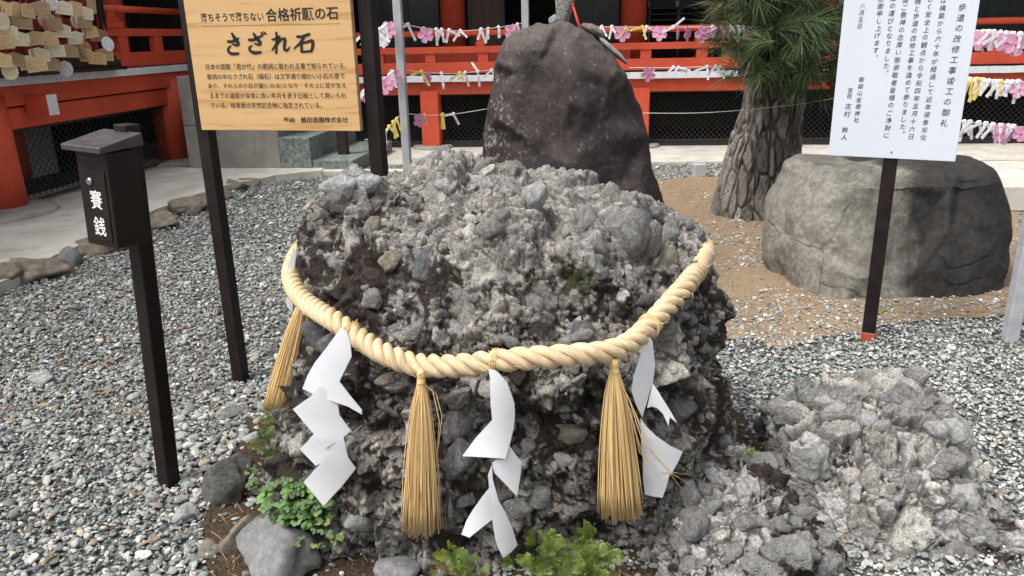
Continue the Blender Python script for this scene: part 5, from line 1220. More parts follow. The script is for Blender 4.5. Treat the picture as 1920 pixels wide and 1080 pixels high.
def run(name, pts, items, where):
    """items: (px, kind) along the string"""
    P_ = string_(pts, 'thin white string, '+name+' '+where); S_ = [(projpx(p)[0], p) for p in P_]; cn = {}
    for it in items:
        x, k = it[0], it[1]
        i = min(range(len(S_)-1), key=lambda j: abs((S_[j][0]+S_[j+1][0])/2-x)); a, b_ = S_[i], S_[i+1]
        f = 0 if b_[0] == a[0] else min(1, max(0, (x-a[0])/(b_[0]-a[0]))); p = a[1].lerp(b_[1], f)+Vector((0, -.006*len(cn) if False else rn.uniform(-.012, .0), 0))
        cn[k] = cn.get(k, 0)+1; od = ORD[cn[k]-1]
        if k == 'f': flower(p, it[2] if len(it) > 2 else 15, '%s pink cherry flower counted outward on %s string %s' % (od, name, where), it[3] if len(it) > 3 else rn.uniform(-.5, .5), rn.uniform(-.3, .3))
        else: paper_knot(p, k, '%s %s paper knot counted outward on %s string %s' % (od, 'white' if k == 'w' else 'yellow', name, where), it[2] if len(it) > 2 else 1, it[3] if len(it) > 3 else None)
A_ = 'between board and pole'
run('the upper', [(684, 62, 4.9), (700, 60, 4.95), (715, 54, 5.05), (730, 42, 5.25)], [(686, 'w', 1.3), (692, 'w', 1.5), (697, 'w', 1.3), (702, 'w', 1.5), (707, 'w', 1.4), (712, 'w', 1.3), (718, 'w', 1.3), (690, 'f', 15), (701, 'f', 14), (730, 'f', 17), (723, 'w', 1.2)], A_)
run('the middle', [(684, 172, 4.8), (700, 160, 4.9), (720, 148, 5.05), (740, 132, 5.25)], [(684, 'w', 1.4), (690, 'w', 1.3), (697, 'w', 1.2), (700, 'f', 15), (686, 'f', 14), (720, 'f', 17), (726, 'f', 15), (740, 'f', 16), (736, 'w', 1.2), (730, 'w', 1.1)], A_)
run('the lower', [(684, 262, 4.8), (710, 258, 4.9), (728, 240, 5.05), (748, 218, 5.25)], [(712, 'f', 13, 1.0), (718, 'w', 1.2), (722, 'w', 1.3), (730, 'y', 1.3), (738, 'y', 1.3), (744, 'y', 1.1)], A_)
B_ = 'between pole and dark boulder'
run('the upper', [(743, 40, YP1), (790, 52, 5.45), (865, 58, 5.7), (930, 52, 5.9), (985, 43, YP2)], [(765, 'w', 1.25, (-1.25, .45)), (800, 'f', 16), (818, 'w', 1.2), (828, 'w', 1.3, (-.5, .2)), (842, 'w', 1.3, (-.3, 1.2)), (863, 'w', 1.2, (-.7, .9)), (902, 'w', 1.3, (-.4, .35)), (915, 'w', 1.1, (-.2, 0)), (935, 'w', 1.2, (0, .1)), (957, 'f', 15), (970, 'w', 1.1, (.3, .1))], B_)
run('the middle', [(755, 130, YP1), (790, 135, 5.4), (850, 138, 5.55), (935, 130, 5.8)], [(790, 'y', 1.3, (-1.4, .55)), (801, 'f', 13, 1.0), (828, 'w', 1.2, (.1, .15)), (862, 'y', 1.2), (872, 'w', 1.2), (896, 'w', 1.2, (-2.6, .1)), (922, 'w', 1.1)], B_)
run('the lower', [(762, 213, YP1), (800, 216, 5.4), (850, 214, 5.5), (915, 204, 5.6)], [(783, 'f', 14, .7), (796, 'y', 1.1), (830, 'y', 1.4, (.1, -.1)), (850, 'w', 1.2, (-1.5, .5))], B_)
C_ = 'between dark boulder and pine'
run('the upper', [(1100, 50, 6.3), (1250, 51, 6.2), (1400, 50, 6.0), (1480, 52, 6.0)], [(1128, 'w', 1.2), (1147, 'w', 1.3), (1166, 'f', 16, 0), (1173, 'y', .9), (1205, 'y', 1.3, (-1.4, .3)), (1212, 'w', 1.2, (1.2, -.3)), (1237, 'f', 15, 0), (1262, 'w', 1.3, (-1.2, 2.3)), (1271, 'f', 14, 1.2), (1289, 'f', 15, .9), (1320, 'f', 17, .2), (1335, 'w', 1.2), (1345, 'f', 14), (1358, 'f', 15), (1370, 'w', 1.2), (1385, 'w', 1.2), (1410, 'f', 15), (1394, 'w', 1.1)], C_)
run('the middle', [(1180, 127, 6.0), (1250, 127, 6.0), (1330, 125, 6.0), (1405, 124, 6.1)], [(1217, 'f', 15, .2), (1262, 'w', 1.3, (-.9, 1.3)), (1272, 'w', 1.1, (-.8, 1.4)), (1325, 'w', 1.2, (-1.3, .1)), (1342, 'w', 1.3, (-.9, .7)), (1350, 'w', 1.0, (.9, -.7)), (1394, 'f', 14, .6)], C_)
run('the lower', [(1185, 212, 5.9), (1300, 212, 6.0), (1385, 207, 6.2), (1500, 195, 6.3), (1600, 178, 5.4)], [], C_)
D_ = 'beyond the white sign'
run('the upper', [(1795, 66, 4.6), (1850, 60, 4.5), (1900, 64, 4.4), (1960, 66, 4.3)], [(x, 'w', 1.3) for x in (1822, 1832, 1842, 1852, 1862, 1875, 1885, 1898, 1912)]+[(1848, 'y', 1.1, (.4, .5)), (1836, 'f', 20), (1858, 'f', 18), (1884, 'f', 22), (1900, 'f', 24)], D_)
run('the middle', [(1790, 146, 4.6), (1830, 150, 4.5), (1880, 154, 4.4), (1960, 152, 4.3)], [(x, 'w', 1.3) for x in (1818, 1828, 1843, 1852, 1862, 1870, 1886, 1896, 1908)]+[(1822, 'y', 1.1), (1832, 'y', 1.5), (1840, 'y', 1.4), (1876, 'y', 1.3), (1916, 'f', 18)], D_)
run('the lower', [(1785, 228, 4.6), (1830, 230, 4.5), (1880, 236, 4.4), (1960, 240, 4.3)], [(x, 'w', 1.3) for x in (1806, 1818, 1834, 1848, 1860, 1874, 1888, 1898)]+[(1872, 'f', 20), (1886, 'f', 20), (1912, 'f', 16)], D_)

# ================================================================== RACK OF WOODEN PRAYER PLAQUES on the wing's veranda
rk = empty('plaque_rack', RW @ Vector((-5.3, 7.0, 1.295)), 'dark rack with dull red back boards on the wing veranda, hung with wooden plaques', 'rack', rot=(0, 0, BA))
def rbox(name, a, b, m): mb = MB(); mb.box(a, b); return obj(name, mb.mesh(name, bev=.004), m, rk)
rbox('base', (-.30, -2.6, 0), (.09, 1.42, .035), M_black); rbox('base', (-.20, -2.6, .0355), (.05, 1.38, .10), M_dark); rbox('base', (-.15, -2.6, .1005), (.02, 1.36, .15), M_black)
for yy in (1.28, -.4, -2.1): rbox('upright', (-.12, yy, .151), (-.03, yy+.08, 1.6), M_black)
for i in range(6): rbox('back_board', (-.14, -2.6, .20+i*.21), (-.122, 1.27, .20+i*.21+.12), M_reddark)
for i in range(4): rbox('hanging_rail', (-.06, -2.6, .36+i*.3), (-.045, 1.27, .375+i*.3), M_black)
def plaque_mats():
    out = []
    for nm, c1, c2, ink in (('plaque_pine', (.56, .38, .18), (.70, .51, .28), 1), ('plaque_old', (.33, .22, .12), (.44, .31, .18), 1), ('plaque_pale', (.74, .65, .44), (.82, .74, .54), 1), ('plaque_plain', (.58, .40, .19), (.68, .49, .26), 0)):
        m = pmat(nm, c1, c2, scale=8, stretch=(1, 1, 5), rough=.6)
        if ink:      # dense handwriting printed in rows on the face
            t = m.node_tree; L = t.links; b = t.nodes['Principled BSDF']; old = b.inputs['Base Color'].links[0].from_socket
            tc = N(t, 'ShaderNodeTexCoord'); mp = N(t, 'ShaderNodeMapping'); mp.inputs['Scale'].default_value = (60, 1, 60); L.new(tc.outputs['Object'], mp.inputs[0])
            n_ = N(t, 'ShaderNodeTexNoise', Scale=1.5, Detail=1); L.new(mp.outputs[0], n_.inputs['Vector'])
            sp = N(t, 'ShaderNodeSeparateXYZ'); L.new(tc.outputs['Object'], sp.inputs[0])
            mu = N(t, 'ShaderNodeMath', operation='MULTIPLY'); L.new(sp.outputs[2], mu.inputs[0]); mu.inputs[1].default_value = 31
            fr = N(t, 'ShaderNodeMath', operation='FRACT'); L.new(mu.outputs[0], fr.inputs[0])
            r1 = N(t, 'ShaderNodeMath', operation='GREATER_THAN'); L.new(fr.outputs[0], r1.inputs[0]); r1.inputs[1].default_value = .48
            r2_ = N(t, 'ShaderNodeMath', operation='GREATER_THAN'); L.new(n_.outputs[0], r2_.inputs[0]); r2_.inputs[1].default_value = .57
            oi = N(t, 'ShaderNodeObjectInfo'); ax = N(t, 'ShaderNodeMath', operation='ABSOLUTE'); L.new(sp.outputs[0], ax.inputs[0]); lt_ = N(t, 'ShaderNodeMath', operation='LESS_THAN'); L.new(ax.outputs[0], lt_.inputs[0]); lt_.inputs[1].default_value = .11
            lz = N(t, 'ShaderNodeMath', operation='GREATER_THAN'); L.new(sp.outputs[2], lz.inputs[0]); lz.inputs[1].default_value = -.19
            hz_ = N(t, 'ShaderNodeMath', operation='LESS_THAN'); L.new(sp.outputs[2], hz_.inputs[0]); hz_.inputs[1].default_value = -.045
            prod = r1.outputs[0]
            for q in (r2_, lt_, lz, hz_):
                mm = N(t, 'ShaderNodeMath', operation='MULTIPLY'); L.new(prod, mm.inputs[0]); L.new(q.outputs[0], mm.inputs[1]); prod = mm.outputs[0]
            m8 = N(t, 'ShaderNodeMath', operation='MULTIPLY'); L.new(prod, m8.inputs[0]); m8.inputs[1].default_value = .7
            mx = N(t, 'ShaderNodeMix', data_type='RGBA'); L.new(m8.outputs[0], mx.inputs[0]); L.new(old, mx.inputs[6]); mx.inputs[7].default_value = (.03, .025, .02, 1); L.new(mx.outputs[2], b.inputs['Base Color'])
        out.append(m)
    return out
PM = plaque_mats()
M_flwhite = pmat('white_chrysanthemum_print', (.55, .5, .52), (.85, .85, .86), scale=40, rough=.6, contrast=(.4, .55))
def extr(outline, th):
    n_ = len(outline); vs = [(x, -th/2, z) for x, z in outline]+[(x, th/2, z) for x, z in outline]
    return MB().add(vs, [tuple(range(n_))]+[tuple(range(n_, 2*n_))[::-1]]+[(i, i+n_, (i+1) % n_+n_, (i+1) % n_) for i in range(n_)])
# sizes relative to a plaque 0.27 m wide; hung from z = 0
house = extr([(-.135, -.05), (0, -.012), (.135, -.05), (.135, -.215), (-.135, -.215)][::-1], .010).mesh('board', bev=.0015)
tallp = extr([(-.07, -.02), (.07, -.02), (.07, -.24), (-.07, -.24)][::-1], .010).mesh('board', bev=.0015)
rnd_o = []
for i in range(64):
    a = -2*PI*i/64; r = .108+.010*abs(math.sin(a*8)); rnd_o.append((r*math.sin(a), -.125+r*math.cos(a)))
roundp = extr(rnd_o, .010).mesh('board')
EM = [(20, 110, 60, 'h', 0, 0), (200, 130, 240, 'h', 3, .1), (375, 150, 50, 'h', 0, 1.2), (540, 120, 150, 'h', 1, .3), (680, 30, 120, 'r', 4, 0), (635, 265, 205, 'r', 2, .1), (765, 160, 70, 'h', 1, 1.2), (870, 110, 140, 'h', 2, .8), (985, 110, 140, 'h', 0, .3),
      (1145, 180, 200, 'h', 2, .2), (1240, 80, 90, 't', 1, .2), (1040, 280, 90, 'r', 2, 1.0), (30, 280, 100, 'r', 2, .7), (110, 440, 230, 'h', 2, .2), (20, 570, 150, 'h', 0, .2), (260, 530, 220, 'h', 2, .3), (465, 520, 250, 'h', 0, .3),
      (650, 520, 170, 'h', 0, .4), (860, 420, 160, 'h', 2, .6), (1035, 515, 200, 'h', 2, .3), (1200, 430, 180, 'h', 0, .4), (1345, 480, 150, 'h', 1, .5), (1450, 590, 130, 'r', 4, .5), (15, 815, 90, 'h', 0, .4), (210, 810, 270, 'h', 1, -.3),
      (380, 850, 120, 'h', 2, .9), (540, 740, 230, 'h', 2, .2), (480, 880, 190, 'h', 0, .2), (740, 685, 190, 'h', 2, .2), (930, 690, 225, 'h', 1, .2), (680, 870, 160, 'h', 1, .4), (1070, 690, 90, 'h', 0, .9), (1170, 660, 110, 'r', 1, .8), (135, 960, 160, 'r', 2, .5),
      (875, 925, 120, 'r', 4, .7), (1330, 790, 215, 'h', 0, .1), (1420, 740, 200, 'h', 0, .1), (1170, 750, 90, 'h', 0, .8), (310, 300, 150, 'h', 1, .6), (700, 330, 180, 'h', 1, .5), (1130, 300, 150, 'h', 1, .5)]
rows_ = {}
for cx, cy, w_, k, mi, yw in EM: rows_.setdefault(0 if cy < 200 else 1 if cy < 400 else 2 if cy < 650 else 3 if cy < 900 else 4, []).append((cx, cy, w_, k, mi, yw))
RN = ['top row', 'row below the top', 'middle row', 'fourth row', 'lowest row']
for r_i, lst in sorted(rows_.items()):
    for i, (cx, cy, w_, k, mi, yw) in enumerate(sorted(lst)):
        lay = (len(EM)-EM.index((cx, cy, w_, k, mi, yw))) % 5
        p = BX(cx/7.2, cy/7.2, -5.13+.025*lay)
        d = p.length; base = {'h': .27, 't': .14, 'r': .22}[k]
        tw = w_/7.2*(RW @ p-ORI).dot(CR @ Vector((0, 0, -1)))/FPX
        sc = min(1.0, max(.62, .88*tw/base/max(.35, math.cos(yw))))
        shp = {'h': 'house-shaped', 't': 'tall narrow', 'r': 'round scalloped'}[k]
        mt = M_flwhite if mi == 4 else PM[mi]
        root = empty('prayer_plaque', RW @ p+Vector((0, 0, .12*sc)), '%s %s plaque, %s from the outer end, %s of rack' % ({0: 'light', 1: 'weathered', 2: 'pale', 3: 'plain', 4: 'white-printed'}[mi], shp, ORD[i], RN[r_i]), 'plaque', 'wooden prayer plaques on the rack', rot=(rn.uniform(-.12, .12), rn.uniform(-.13, .13), math.radians(27)+(yw if rn.random() < .6 else -yw)*.9+rn.uniform(-.25, .25)))
        me = {'h': house, 't': tallp, 'r': roundp}[k].copy(); o = obj('board', me, mt, root); o.scale = (sc, 1, sc)
        cd = MB(); cd.tube([(0, .0, -.03*sc), (-.006, -.004, .04), (0, 0, .12)], .0028, 5); cd.tube([(0, .0, -.03*sc), (.008, -.004, .04), (0, 0, .12)], .0028, 5); obj('cord', cd, M_redcord, root)

# ================================================================== PLANTS
def leaf_mat(name, c1, c2, tr=.25):
    m = bpy.data.materials.new(name); m.use_nodes = True; t = m.node_tree; b = t.nodes['Principled BSDF']; at = N(t, 'ShaderNodeAttribute'); at.attribute_name = 'col'
    b.inputs['Roughness'].default_value = .5; b.inputs['Specular IOR Level'].default_value = .35; t.links.new(at.outputs['Color'], b.inputs['Base Color'])
    tl = N(t, 'ShaderNodeBsdfTranslucent'); t.links.new(at.outputs['Color'], tl.inputs[0]); ms = N(t, 'ShaderNodeMixShader'); ms.inputs[0].default_value = tr
    t.links.new(b.outputs[0], ms.inputs[1]); t.links.new(tl.outputs[0], ms.inputs[2]); t.links.new(ms.outputs[0], t.nodes['Material Output'].inputs[0]); return m
M_leaf = leaf_mat('green_leaf', 0, 0)
M_stem = pmat('plant_stem', (.08, .10, .03), (.14, .12, .05), rough=.6)
# columbine-like leaves: three rounded, scalloped lobes
def columbine_leaf():
    V, F = [(0, 0, 0)], []
    for lobe, a0 in enumerate((-1.25, 0, 1.25)):
        cx, cy = math.sin(a0)*.55, math.cos(a0)*.55; b0 = len(V); n_ = 14
        V.append((cx, cy, .10))
        for i in range(n_):
            a = 2*PI*i/n_; r = .46*(1+.10*math.cos(a*6)); V.append((cx+r*math.sin(a), cy+r*math.cos(a), .0+.12*(r*math.cos(a))**2-.02*math.cos(3*a)))
        F += [(b0, b0+1+i, b0+1+(i+1) % n_) for i in range(n_)]
        F.append((0, b0+1+int((a0+PI)/(2*PI)*n_) % n_, b0+1+(int((a0+PI)/(2*PI)*n_)+1) % n_))
    return V, F
CV, CF = columbine_leaf()
plant = empty('leafy_plant', G(560, 1000), 'bright green plant with round lobed leaves between rock and smooth stone', 'plant')
rp_ = random.Random(9)
def leaves(region, n_, root, size, Yr, cols, name_part='leaf', sm=.0):
    for q in range(n_):
        x, y = region(rp_); Y = rp_.uniform(*Yr)-(y-940)*.0006; Y = clear_y([(x, y)], Y, .012+rp_.random()*.035); p = PY(x, y, Y); g = rp_.uniform(.6, 1.35); c = rp_.choice(cols)
        s_ = size*rp_.uniform(.7, 1.3); M_ = Matrix.Rotation(rp_.uniform(0, 6.28), 3, 'Z'); Tt = Matrix.Rotation(rp_.uniform(.1, .85), 3, 'X')
        V_ = [Tt @ (M_ @ Vector(v))*s_ for v in CV]
        me = mesh_np('leaf', np.array([tuple(v) for v in V_]), np.array(CF), np.tile(np.array([[c[0]*g, c[1]*g, c[2]*g]]), (len(V_), 1)))
        o = obj('leaf', me, M_leaf, root, p-root.location)
        if q % 3 == 0:
            b_ = Vector((root.location.x+rp_.uniform(-.05, .05), root.location.y+.05, .0)); tb_ = MB(); tb_.tube([b_-root.location, (b_+p)/2-root.location+Vector((0, 0, .02)), p-root.location], .0011, 4); obj('stem', tb_, M_stem, root)
def reg1(r):
    while True:
        x, y = r.uniform(488, 632), r.uniform(893, 990)
        if ((x-556)/74)**2+((y-942)/48)**2 < 1: return x, y
LC = [(.09, .17, .04), (.07, .14, .035), (.13, .225, .055), (.05, .11, .03)]
leaves(reg1, 175, plant, .0145, (2.02, 2.16), LC)
leaves(lambda r: (r.uniform(560, 640), r.uniform(975, 1025)), 26, plant, .011, (1.98, 2.05), [(.10, .20, .06), (.16, .2, .06), (.07, .13, .05)])
leaves(lambda r: (r.uniform(462, 490), r.uniform(870, 925)), 14, plant, .010, (2.28, 2.36), LC)
# fern-like tufts: flat branching sprays
def spray(V, F, C, base, d, ln, wd, col, r):
    """one fan-shaped frond made of small pointed leaflets on a curved rib"""
    d = Vector(d).normalized(); side = d.cross(Vector((0, -.6, 1))).normalized()
    nrm = side.cross(d).normalized(); n_ = 9
    def leaflet(p, dd, l_, w_, cc):
        b0 = len(V); s_ = dd.cross(nrm).normalized()*w_
        V.extend([tuple(p), tuple(p+dd*l_*.45+s_), tuple(p+dd*l_), tuple(p+dd*l_*.45-s_+nrm*w_*.4)]); F.append((b0, b0+1, b0+2, b0+3)); C.extend([cc]*4)
    for i in range(n_):
        f = (i+1)/n_; p = base+d*ln*f+nrm*ln*.12*math.sin(f*2)-Vector((0, 0, 1))*ln*.22*f*f
        for sg in (-1, 1):
            dd = (d*.8+side*sg*.85).normalized(); l_ = ln*.40*math.sin(PI*min(.95, f*.8+.12))*r.uniform(.8, 1.1)
            g = r.uniform(.75, 1.25)*(.7+.5*f); cc = (col[0]*g, col[1]*g, col[2]*g)
            for j in range(4):
                q = p+dd*l_*j/4
                for s2 in (-1, 1): leaflet(q, (dd+side*.0+d*.0+(dd.cross(nrm))*s2*.8).normalized(), l_*.28, l_*.05, (cc[0]*r.uniform(.6, 1.3), cc[1]*r.uniform(.7, 1.2), cc[2]))
            leaflet(p+dd*l_*.8, dd, l_*.3, l_*.08, cc)
    leaflet(base+d*ln-Vector((0, 0, 1))*ln*.22, d, ln*.12, ln*.03, col)
def fern(name, label, centre, spots, cols, seed, group='fern tufts at the foot of the rock'):
    r = random.Random(seed); root = empty(name, centre, label, 'fern', group)
    for (x, y, Y, ln, k) in spots:
        for q in range(k):
            xx, yy = x+r.gauss(0, 7), y+r.gauss(0, 6); p = PY(xx, yy, clear_y([(xx, min(yy, 1075))], Y+r.gauss(0, .015), .03)); a = r.uniform(-1.5, 1.5); el = r.uniform(.2, 1.35)
            d = Vector((math.sin(a)*math.cos(el), -.55*math.cos(a)*math.cos(el)-.1, math.sin(el)))
            V, F, C = [], [], []; col = r.choice(cols)
            spray(V, F, C, p-Vector(centre), d, ln*r.uniform(.7, 1.2), 0, col, r)
            obj('frond', mesh_np('frond', np.array(V), np.array(F), np.array(C), smooth=False), M_leaf, root)
GR = [(.14, .21, .035), (.10, .16, .028), (.19, .27, .05), (.24, .29, .075)]; GRr = GR+[(.30, .15, .06), (.26, .20, .08)]
fern('fern_tuft', 'big bright green fern tuft under the middle streamer', PY(1060, 1075, 1.85), [(1010, 1020, 1.83, .062, 10), (1030, 1035, 1.80, .062, 12), (1065, 1060, 1.78, .062, 14), (1095, 1020, 1.83, .068, 12), (1120, 1050, 1.80, .068, 14), (985, 1055, 1.82, .056, 10), (1045, 1075, 1.76, .062, 12), (1100, 1080, 1.76, .062, 14), (1010, 1080, 1.78, .062, 10), (1070, 1025, 1.83, .062, 8), (1130, 1080, 1.78, .062, 8)], GR, 3)
fern('fern_tuft', 'smaller fern tuft with reddish tips below the first front tassel', PY(860, 1085, 1.85), [(845, 1045, 1.85, .050, 10), (865, 1060, 1.84, .050, 10), (835, 1070, 1.84, .043, 8), (895, 1075, 1.83, .043, 10), (860, 1085, 1.8, .050, 8)], GRr, 4)
fern('fern_tuft', 'upright yellowish fern tuft under the slanting tassel', PY(500, 870, 2.35), [(515, 800, 2.36, .06, 6), (500, 820, 2.35, .06, 6), (490, 845, 2.34, .055, 6), (510, 850, 2.36, .06, 5), (520, 780, 2.38, .05, 3)], [(.13, .20, .04), (.17, .24, .05), (.22, .24, .07)], 5)
fern('fern_tuft', 'small fern tuft on the gravel between conglomerate rock and limestone rock', PY(1415, 850, 2.9), [(1410, 845, 2.9, .075, 6), (1420, 830, 2.92, .075, 6), (1400, 850, 2.9, .06, 4)], [(.13, .22, .05), (.16, .25, .06), (.19, .26, .09)], 6)
def sprout(x, y, label, s_=.02, seed=1):
    g = G(x, y); root = empty('weed_sprout', g, label, 'weed', 'tiny weeds in the gravel'); r = random.Random(seed); V, F, C = [], [], []
    for q in range(9):
        a = r.uniform(0, 6.28); d = Vector((math.cos(a), math.sin(a), r.uniform(.2, 1))).normalized()*s_*r.uniform(.7, 1.3); sd_ = d.cross(Vector((0, 0, 1))).normalized()*s_*.2; b0 = len(V)
        V += [(0, 0, 0), tuple(d*.5+sd_), tuple(d), tuple(d*.5-sd_)]; F.append((b0, b0+1, b0+2, b0+3)); C += [(.12, .22, .04)]*4
    obj('leaf_tuft', mesh_np('leaf_tuft', np.array(V), np.array(F), np.array(C), smooth=False), M_leaf, root)
sprout(285, 913, 'tiny weed beside the foot of the offering box post', .022, 1); sprout(1648, 590, 'tiny weed beside the foot of the white sign post', .05, 2); sprout(1440, 620, 'tiny weed on the sandy soil before the grey boulder', .03, 3); sprout(405, 1018, 'tiny weed by the flat tan stone', .016, 4)

# ================================================================== GRAVEL (real stones, too many to count)
def scatter(name, pts, rot, scl, col, protos, mat_, kind='stuff'):
    me = bpy.data.meshes.new(name); me.vertices.add(len(pts)); me.vertices.foreach_set('co', np.asarray(pts, np.float32).ravel())
    for nm, ar in (('rot', rot), ('scl', scl), ('col', col)):
        a_ = me.attributes.new(nm, 'FLOAT_VECTOR', 'POINT'); a_.data.foreach_set('vector', np.asarray(ar, np.float32).ravel())
    a_ = me.attributes.new('pid', 'INT', 'POINT'); a_.data.foreach_set('value', np.random.RandomState(1).randint(0, len(protos), len(pts)).astype(np.int32))
    o = bpy.data.objects.new(name, me); COL.objects.link(o); o['kind'] = kind
    cl = bpy.data.collections.new(name+'_shapes')
    for i, p_ in enumerate(protos):
        p_.materials.append(mat_); po = bpy.data.objects.new('%s_shape' % name, p_); cl.objects.link(po)
    ng = bpy.data.node_groups.new(name, 'GeometryNodeTree'); ng.interface.new_socket('Geometry', in_out='INPUT', socket_type='NodeSocketGeometry'); ng.interface.new_socket('Geometry', in_out='OUTPUT', socket_type='NodeSocketGeometry')
    gi, go = ng.nodes.new('NodeGroupInput'), ng.nodes.new('NodeGroupOutput'); ip = ng.nodes.new('GeometryNodeInstanceOnPoints'); ci = ng.nodes.new('GeometryNodeCollectionInfo')
    ci.inputs[0].default_value = cl; ci.inputs['Separate Children'].default_value = True; ci.inputs['Reset Children'].default_value = True
    def na(nm, ty):
        n_ = ng.nodes.new('GeometryNodeInputNamedAttribute'); n_.data_type = ty; n_.inputs[0].default_value = nm; return n_.outputs[0]
    L = ng.links; L.new(gi.outputs[0], ip.inputs['Points']); L.new(ci.outputs[0], ip.inputs['Instance']); ip.inputs['Pick Instance'].default_value = True
    L.new(na('pid', 'INT'), ip.inputs['Instance Index']); er = ng.nodes.new('FunctionNodeEulerToRotation'); L.new(na('rot', 'FLOAT_VECTOR'), er.inputs[0]); L.new(er.outputs[0], ip.inputs['Rotation']); L.new(na('scl', 'FLOAT_VECTOR'), ip.inputs['Scale']); L.new(ip.outputs[0], go.inputs[0])
    md = o.modifiers.new('scatter', 'NODES'); md.node_group = ng
    return o
def inpoly(P_, poly):
    x, y = P_[:, 0], P_[:, 1]; r = np.zeros(len(P_), bool); n_ = len(poly); j = n_-1
    for i in range(n_):
        xi, yi = poly[i]; xj, yj = poly[j]
        c = ((yi > y) != (yj > y)) & (x < (xj-xi)*(y-yi)/((yj-yi) or 1e-9)+xi); r ^= c; j = i
    return r
RS = np.random.RandomState(11)
def rows_of(y0, y1, dens, half=.74, x_off=.3):
    n_ = int(dens*(y1-y0)*(y0+y1)/2*half*2+dens*(y1-y0)*x_off*2); y = RS.uniform(y0, y1, n_); w_ = (y*half+x_off); k_ = RS.uniform(0, 1, n_) < w_/w_.max(); y = y[k_]; w_ = w_[k_]
    return np.stack([RS.uniform(-1, 1, len(y))*w_, y], 1)
Pg = np.concatenate([rows_of(1.55, 3.6, 6600), rows_of(3.6, 6.0, 3800), rows_of(6.0, 10.0, 2000)])
in_path = inpoly(Pg, pathpoly); in_sand = inpoly(Pg, [tuple(p) for p in sandpoly]); in_soil = inpoly(Pg, soilpoly); in_apr = inpoly(Pg, APR)
Lx = Pg[:, 0]*math.cos(-BA)-Pg[:, 1]*math.sin(-BA)
nz = fbm(np.stack([Pg[:, 0]*2.5, Pg[:, 1]*2.5, np.zeros(len(Pg))], 1), 4, 91)
ks = ~in_path & ~in_apr & (Lx > -5.0)
ks &= ~in_sand | (RS.uniform(0, 1, len(Pg)) < np.clip((nz-.50)*1.8+.70*sstep(4.9, 3.9, Pg[:, 1]+(nz-.5)*1.5), .015, .95))
ks &= ~in_soil | (RS.uniform(0, 1, len(Pg)) < np.clip((nz-.33)*2.6, .12, .8))
sd2 = fbm(np.stack([Pg[:, 0]*1.2+9, Pg[:, 1]*1.2, np.zeros(len(Pg))], 1), 3, 95)
ellm = (((Pg[:, 0]-.03)/.72)**2+((Pg[:, 1]-2.6)/.5)**2 < 1) | (((Pg[:, 0]-2.3)/.6)**2+((Pg[:, 1]-5.0)/.45)**2 < 1)
ks &= ~ellm
Pg = Pg[ks]; n_ = len(Pg); soil_k = in_soil[ks]; right = Pg[:, 0] > .9
s_ = .0072*np.exp(RS.normal(0, .36, n_)); s_ = np.clip(s_, .004, .024); s_ = np.where(RS.uniform(0, 1, n_) < .012, s_*1.8, s_); s_ = np.where(right, np.minimum(s_*.86, .013), s_)
s_ *= 1+.20*np.clip((Pg[:, 1]-3.4)/3, 0, 1.3)
s_ = s_*np.where((np.hypot(Pg[:, 0]+.95, Pg[:, 1]-2.9) < .55) & (RS.uniform(0, 1, n_) < .35), 1.7, 1)
scl = np.stack([s_*RS.uniform(.95, 1.35, n_), s_*RS.uniform(.75, 1.05, n_), s_*RS.uniform(.35, .7, n_)], 1)
rot = np.stack([RS.normal(0, .35, n_), RS.normal(0, .35, n_), RS.uniform(0, 6.28, n_)], 1)
zz = .004+RS.uniform(0, .012, n_)+.5*scl[:, 2]+np.where(soil_k, .006, 0)
pal = np.array([(.10, .105, .11), (.15, .16, .165), (.19, .20, .195), (.24, .245, .24), (.12, .135, .135), (.17, .165, .155), (.29, .29, .28), (.21, .225, .22), (.34, .33, .31), (.085, .09, .10), (.26, .22, .165), (.42, .41, .39), (.155, .18, .17), (.20, .15, .115)])
pw = np.array([12, 14, 14, 10, 10, 8, 7, 9, 4, 6, 2.2, 1.6, 6, 1.2]); pw /= pw.sum()
ci_ = RS.choice(len(pal), n_, p=pw); colg = (pal[ci_]*.95+.012)*RS.uniform(.7, 1.35, (n_, 1))*np.where(right, 1.85, 1.42)[:, None]*np.array([1.01, 1., .955])
M_grav = pmat('gravel_stone', (1, 1, 1), attr='col', inst=True, scale=1.2, rough=.8, spec=.28, bump=.35, bscale=3.5, bdist=.05, contrast=(.3, .7))
GP = [stone_mesh('gravel_shape', 200+i, 2, 10, 16, shape=(1, 1, 1), rough=.12, smooth=True) for i in range(9)]
scatter('gravel', np.stack([Pg[:, 0], Pg[:, 1], zz], 1), rot, scl, colg, GP, M_grav)
print('gravel stones', n_)
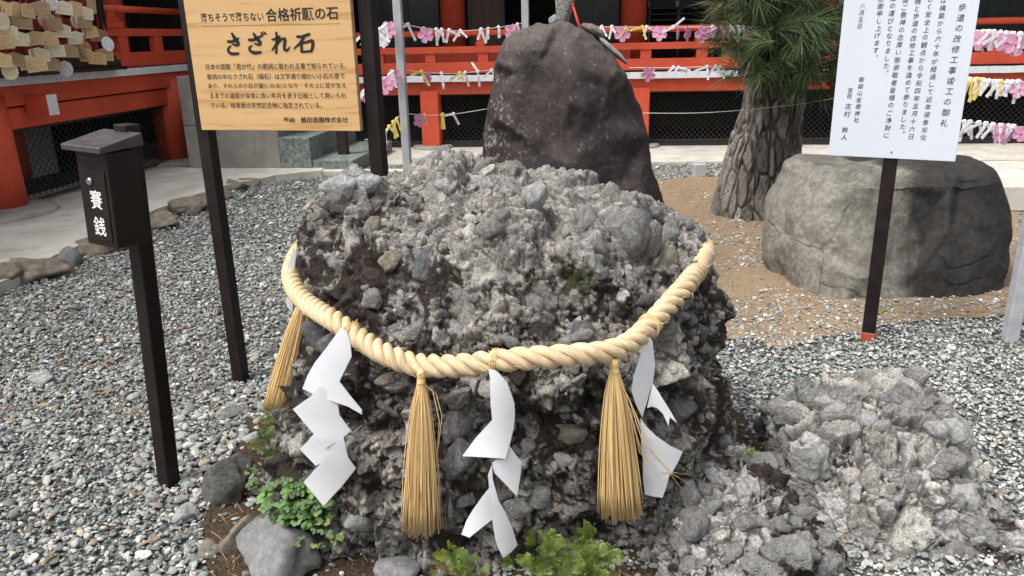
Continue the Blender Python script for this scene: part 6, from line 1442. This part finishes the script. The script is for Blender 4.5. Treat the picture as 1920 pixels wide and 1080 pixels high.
# dry straw, needles and bits of bark on the sandy soil
sx = []
for q in range(1500):
    p_ = (RS.uniform(1.0, 3.6), RS.uniform(3.7, 8.6))
    sx.append(p_)
sx = np.array(sx); sx = sx[inpoly(sx, [tuple(p) for p in sandpoly])]
b = MB()
for x, y in sx:
    a = rn.uniform(0, PI); l_ = rn.uniform(.012, .045); c_, s2 = math.cos(a)*l_, math.sin(a)*l_; w_ = .0012
    b.add([(x-c_-s2*.05, y-s2+c_*.05, .014), (x+c_-s2*.05, y+s2+c_*.05, .0165), (x+c_+s2*.05, y+s2-c_*.05, .0165), (x-c_+s2*.05, y-s2-c_*.05, .014), (x, y, .019)], [(0, 1, 4), (1, 2, 4), (2, 3, 4), (3, 0, 4)])
M_litter = pmat('dry_needle', (.16, .09, .04), (.32, .22, .12), scale=3, rough=.8)
o = obj('fallen_needles', b, M_litter); o['kind'] = 'stuff'
b = MB()
for q in range(420):
    x, y = RS.uniform(-1.0, .9), RS.uniform(1.7, 2.45); a = rn.uniform(0, PI); l_ = rn.uniform(.006, .035); c_, s2 = math.cos(a)*l_, math.sin(a)*l_
    b.add([(x-c_-s2*.05, y-s2+c_*.05, .016), (x+c_-s2*.05, y+s2+c_*.05, .026), (x+c_+s2*.05, y+s2-c_*.05, .026), (x-c_+s2*.05, y-s2-c_*.05, .016), (x, y, .024)], [(0, 1, 4), (1, 2, 4), (2, 3, 4), (3, 0, 4)])
for q in range(260):
    x, y = RS.uniform(-3.2, -.8), RS.uniform(2.0, 5.5); a = rn.uniform(0, PI); l_ = rn.uniform(.008, .03); c_, s2 = math.cos(a)*l_, math.sin(a)*l_; wq = rn.uniform(.04, .3)
    if inpoly(np.array([[x, y]]), pathpoly)[0]: continue
    b.add([(x-c_-s2*wq, y-s2+c_*wq, .026), (x+c_-s2*wq, y+s2+c_*wq, .032), (x+c_+s2*wq, y+s2-c_*wq, .032), (x-c_+s2*wq, y-s2-c_*wq, .026), (x, y, .034)], [(0, 1, 4), (1, 2, 4), (2, 3, 4), (3, 0, 4)])
o = obj('plant_litter', b, M_litter); o['kind'] = 'stuff'
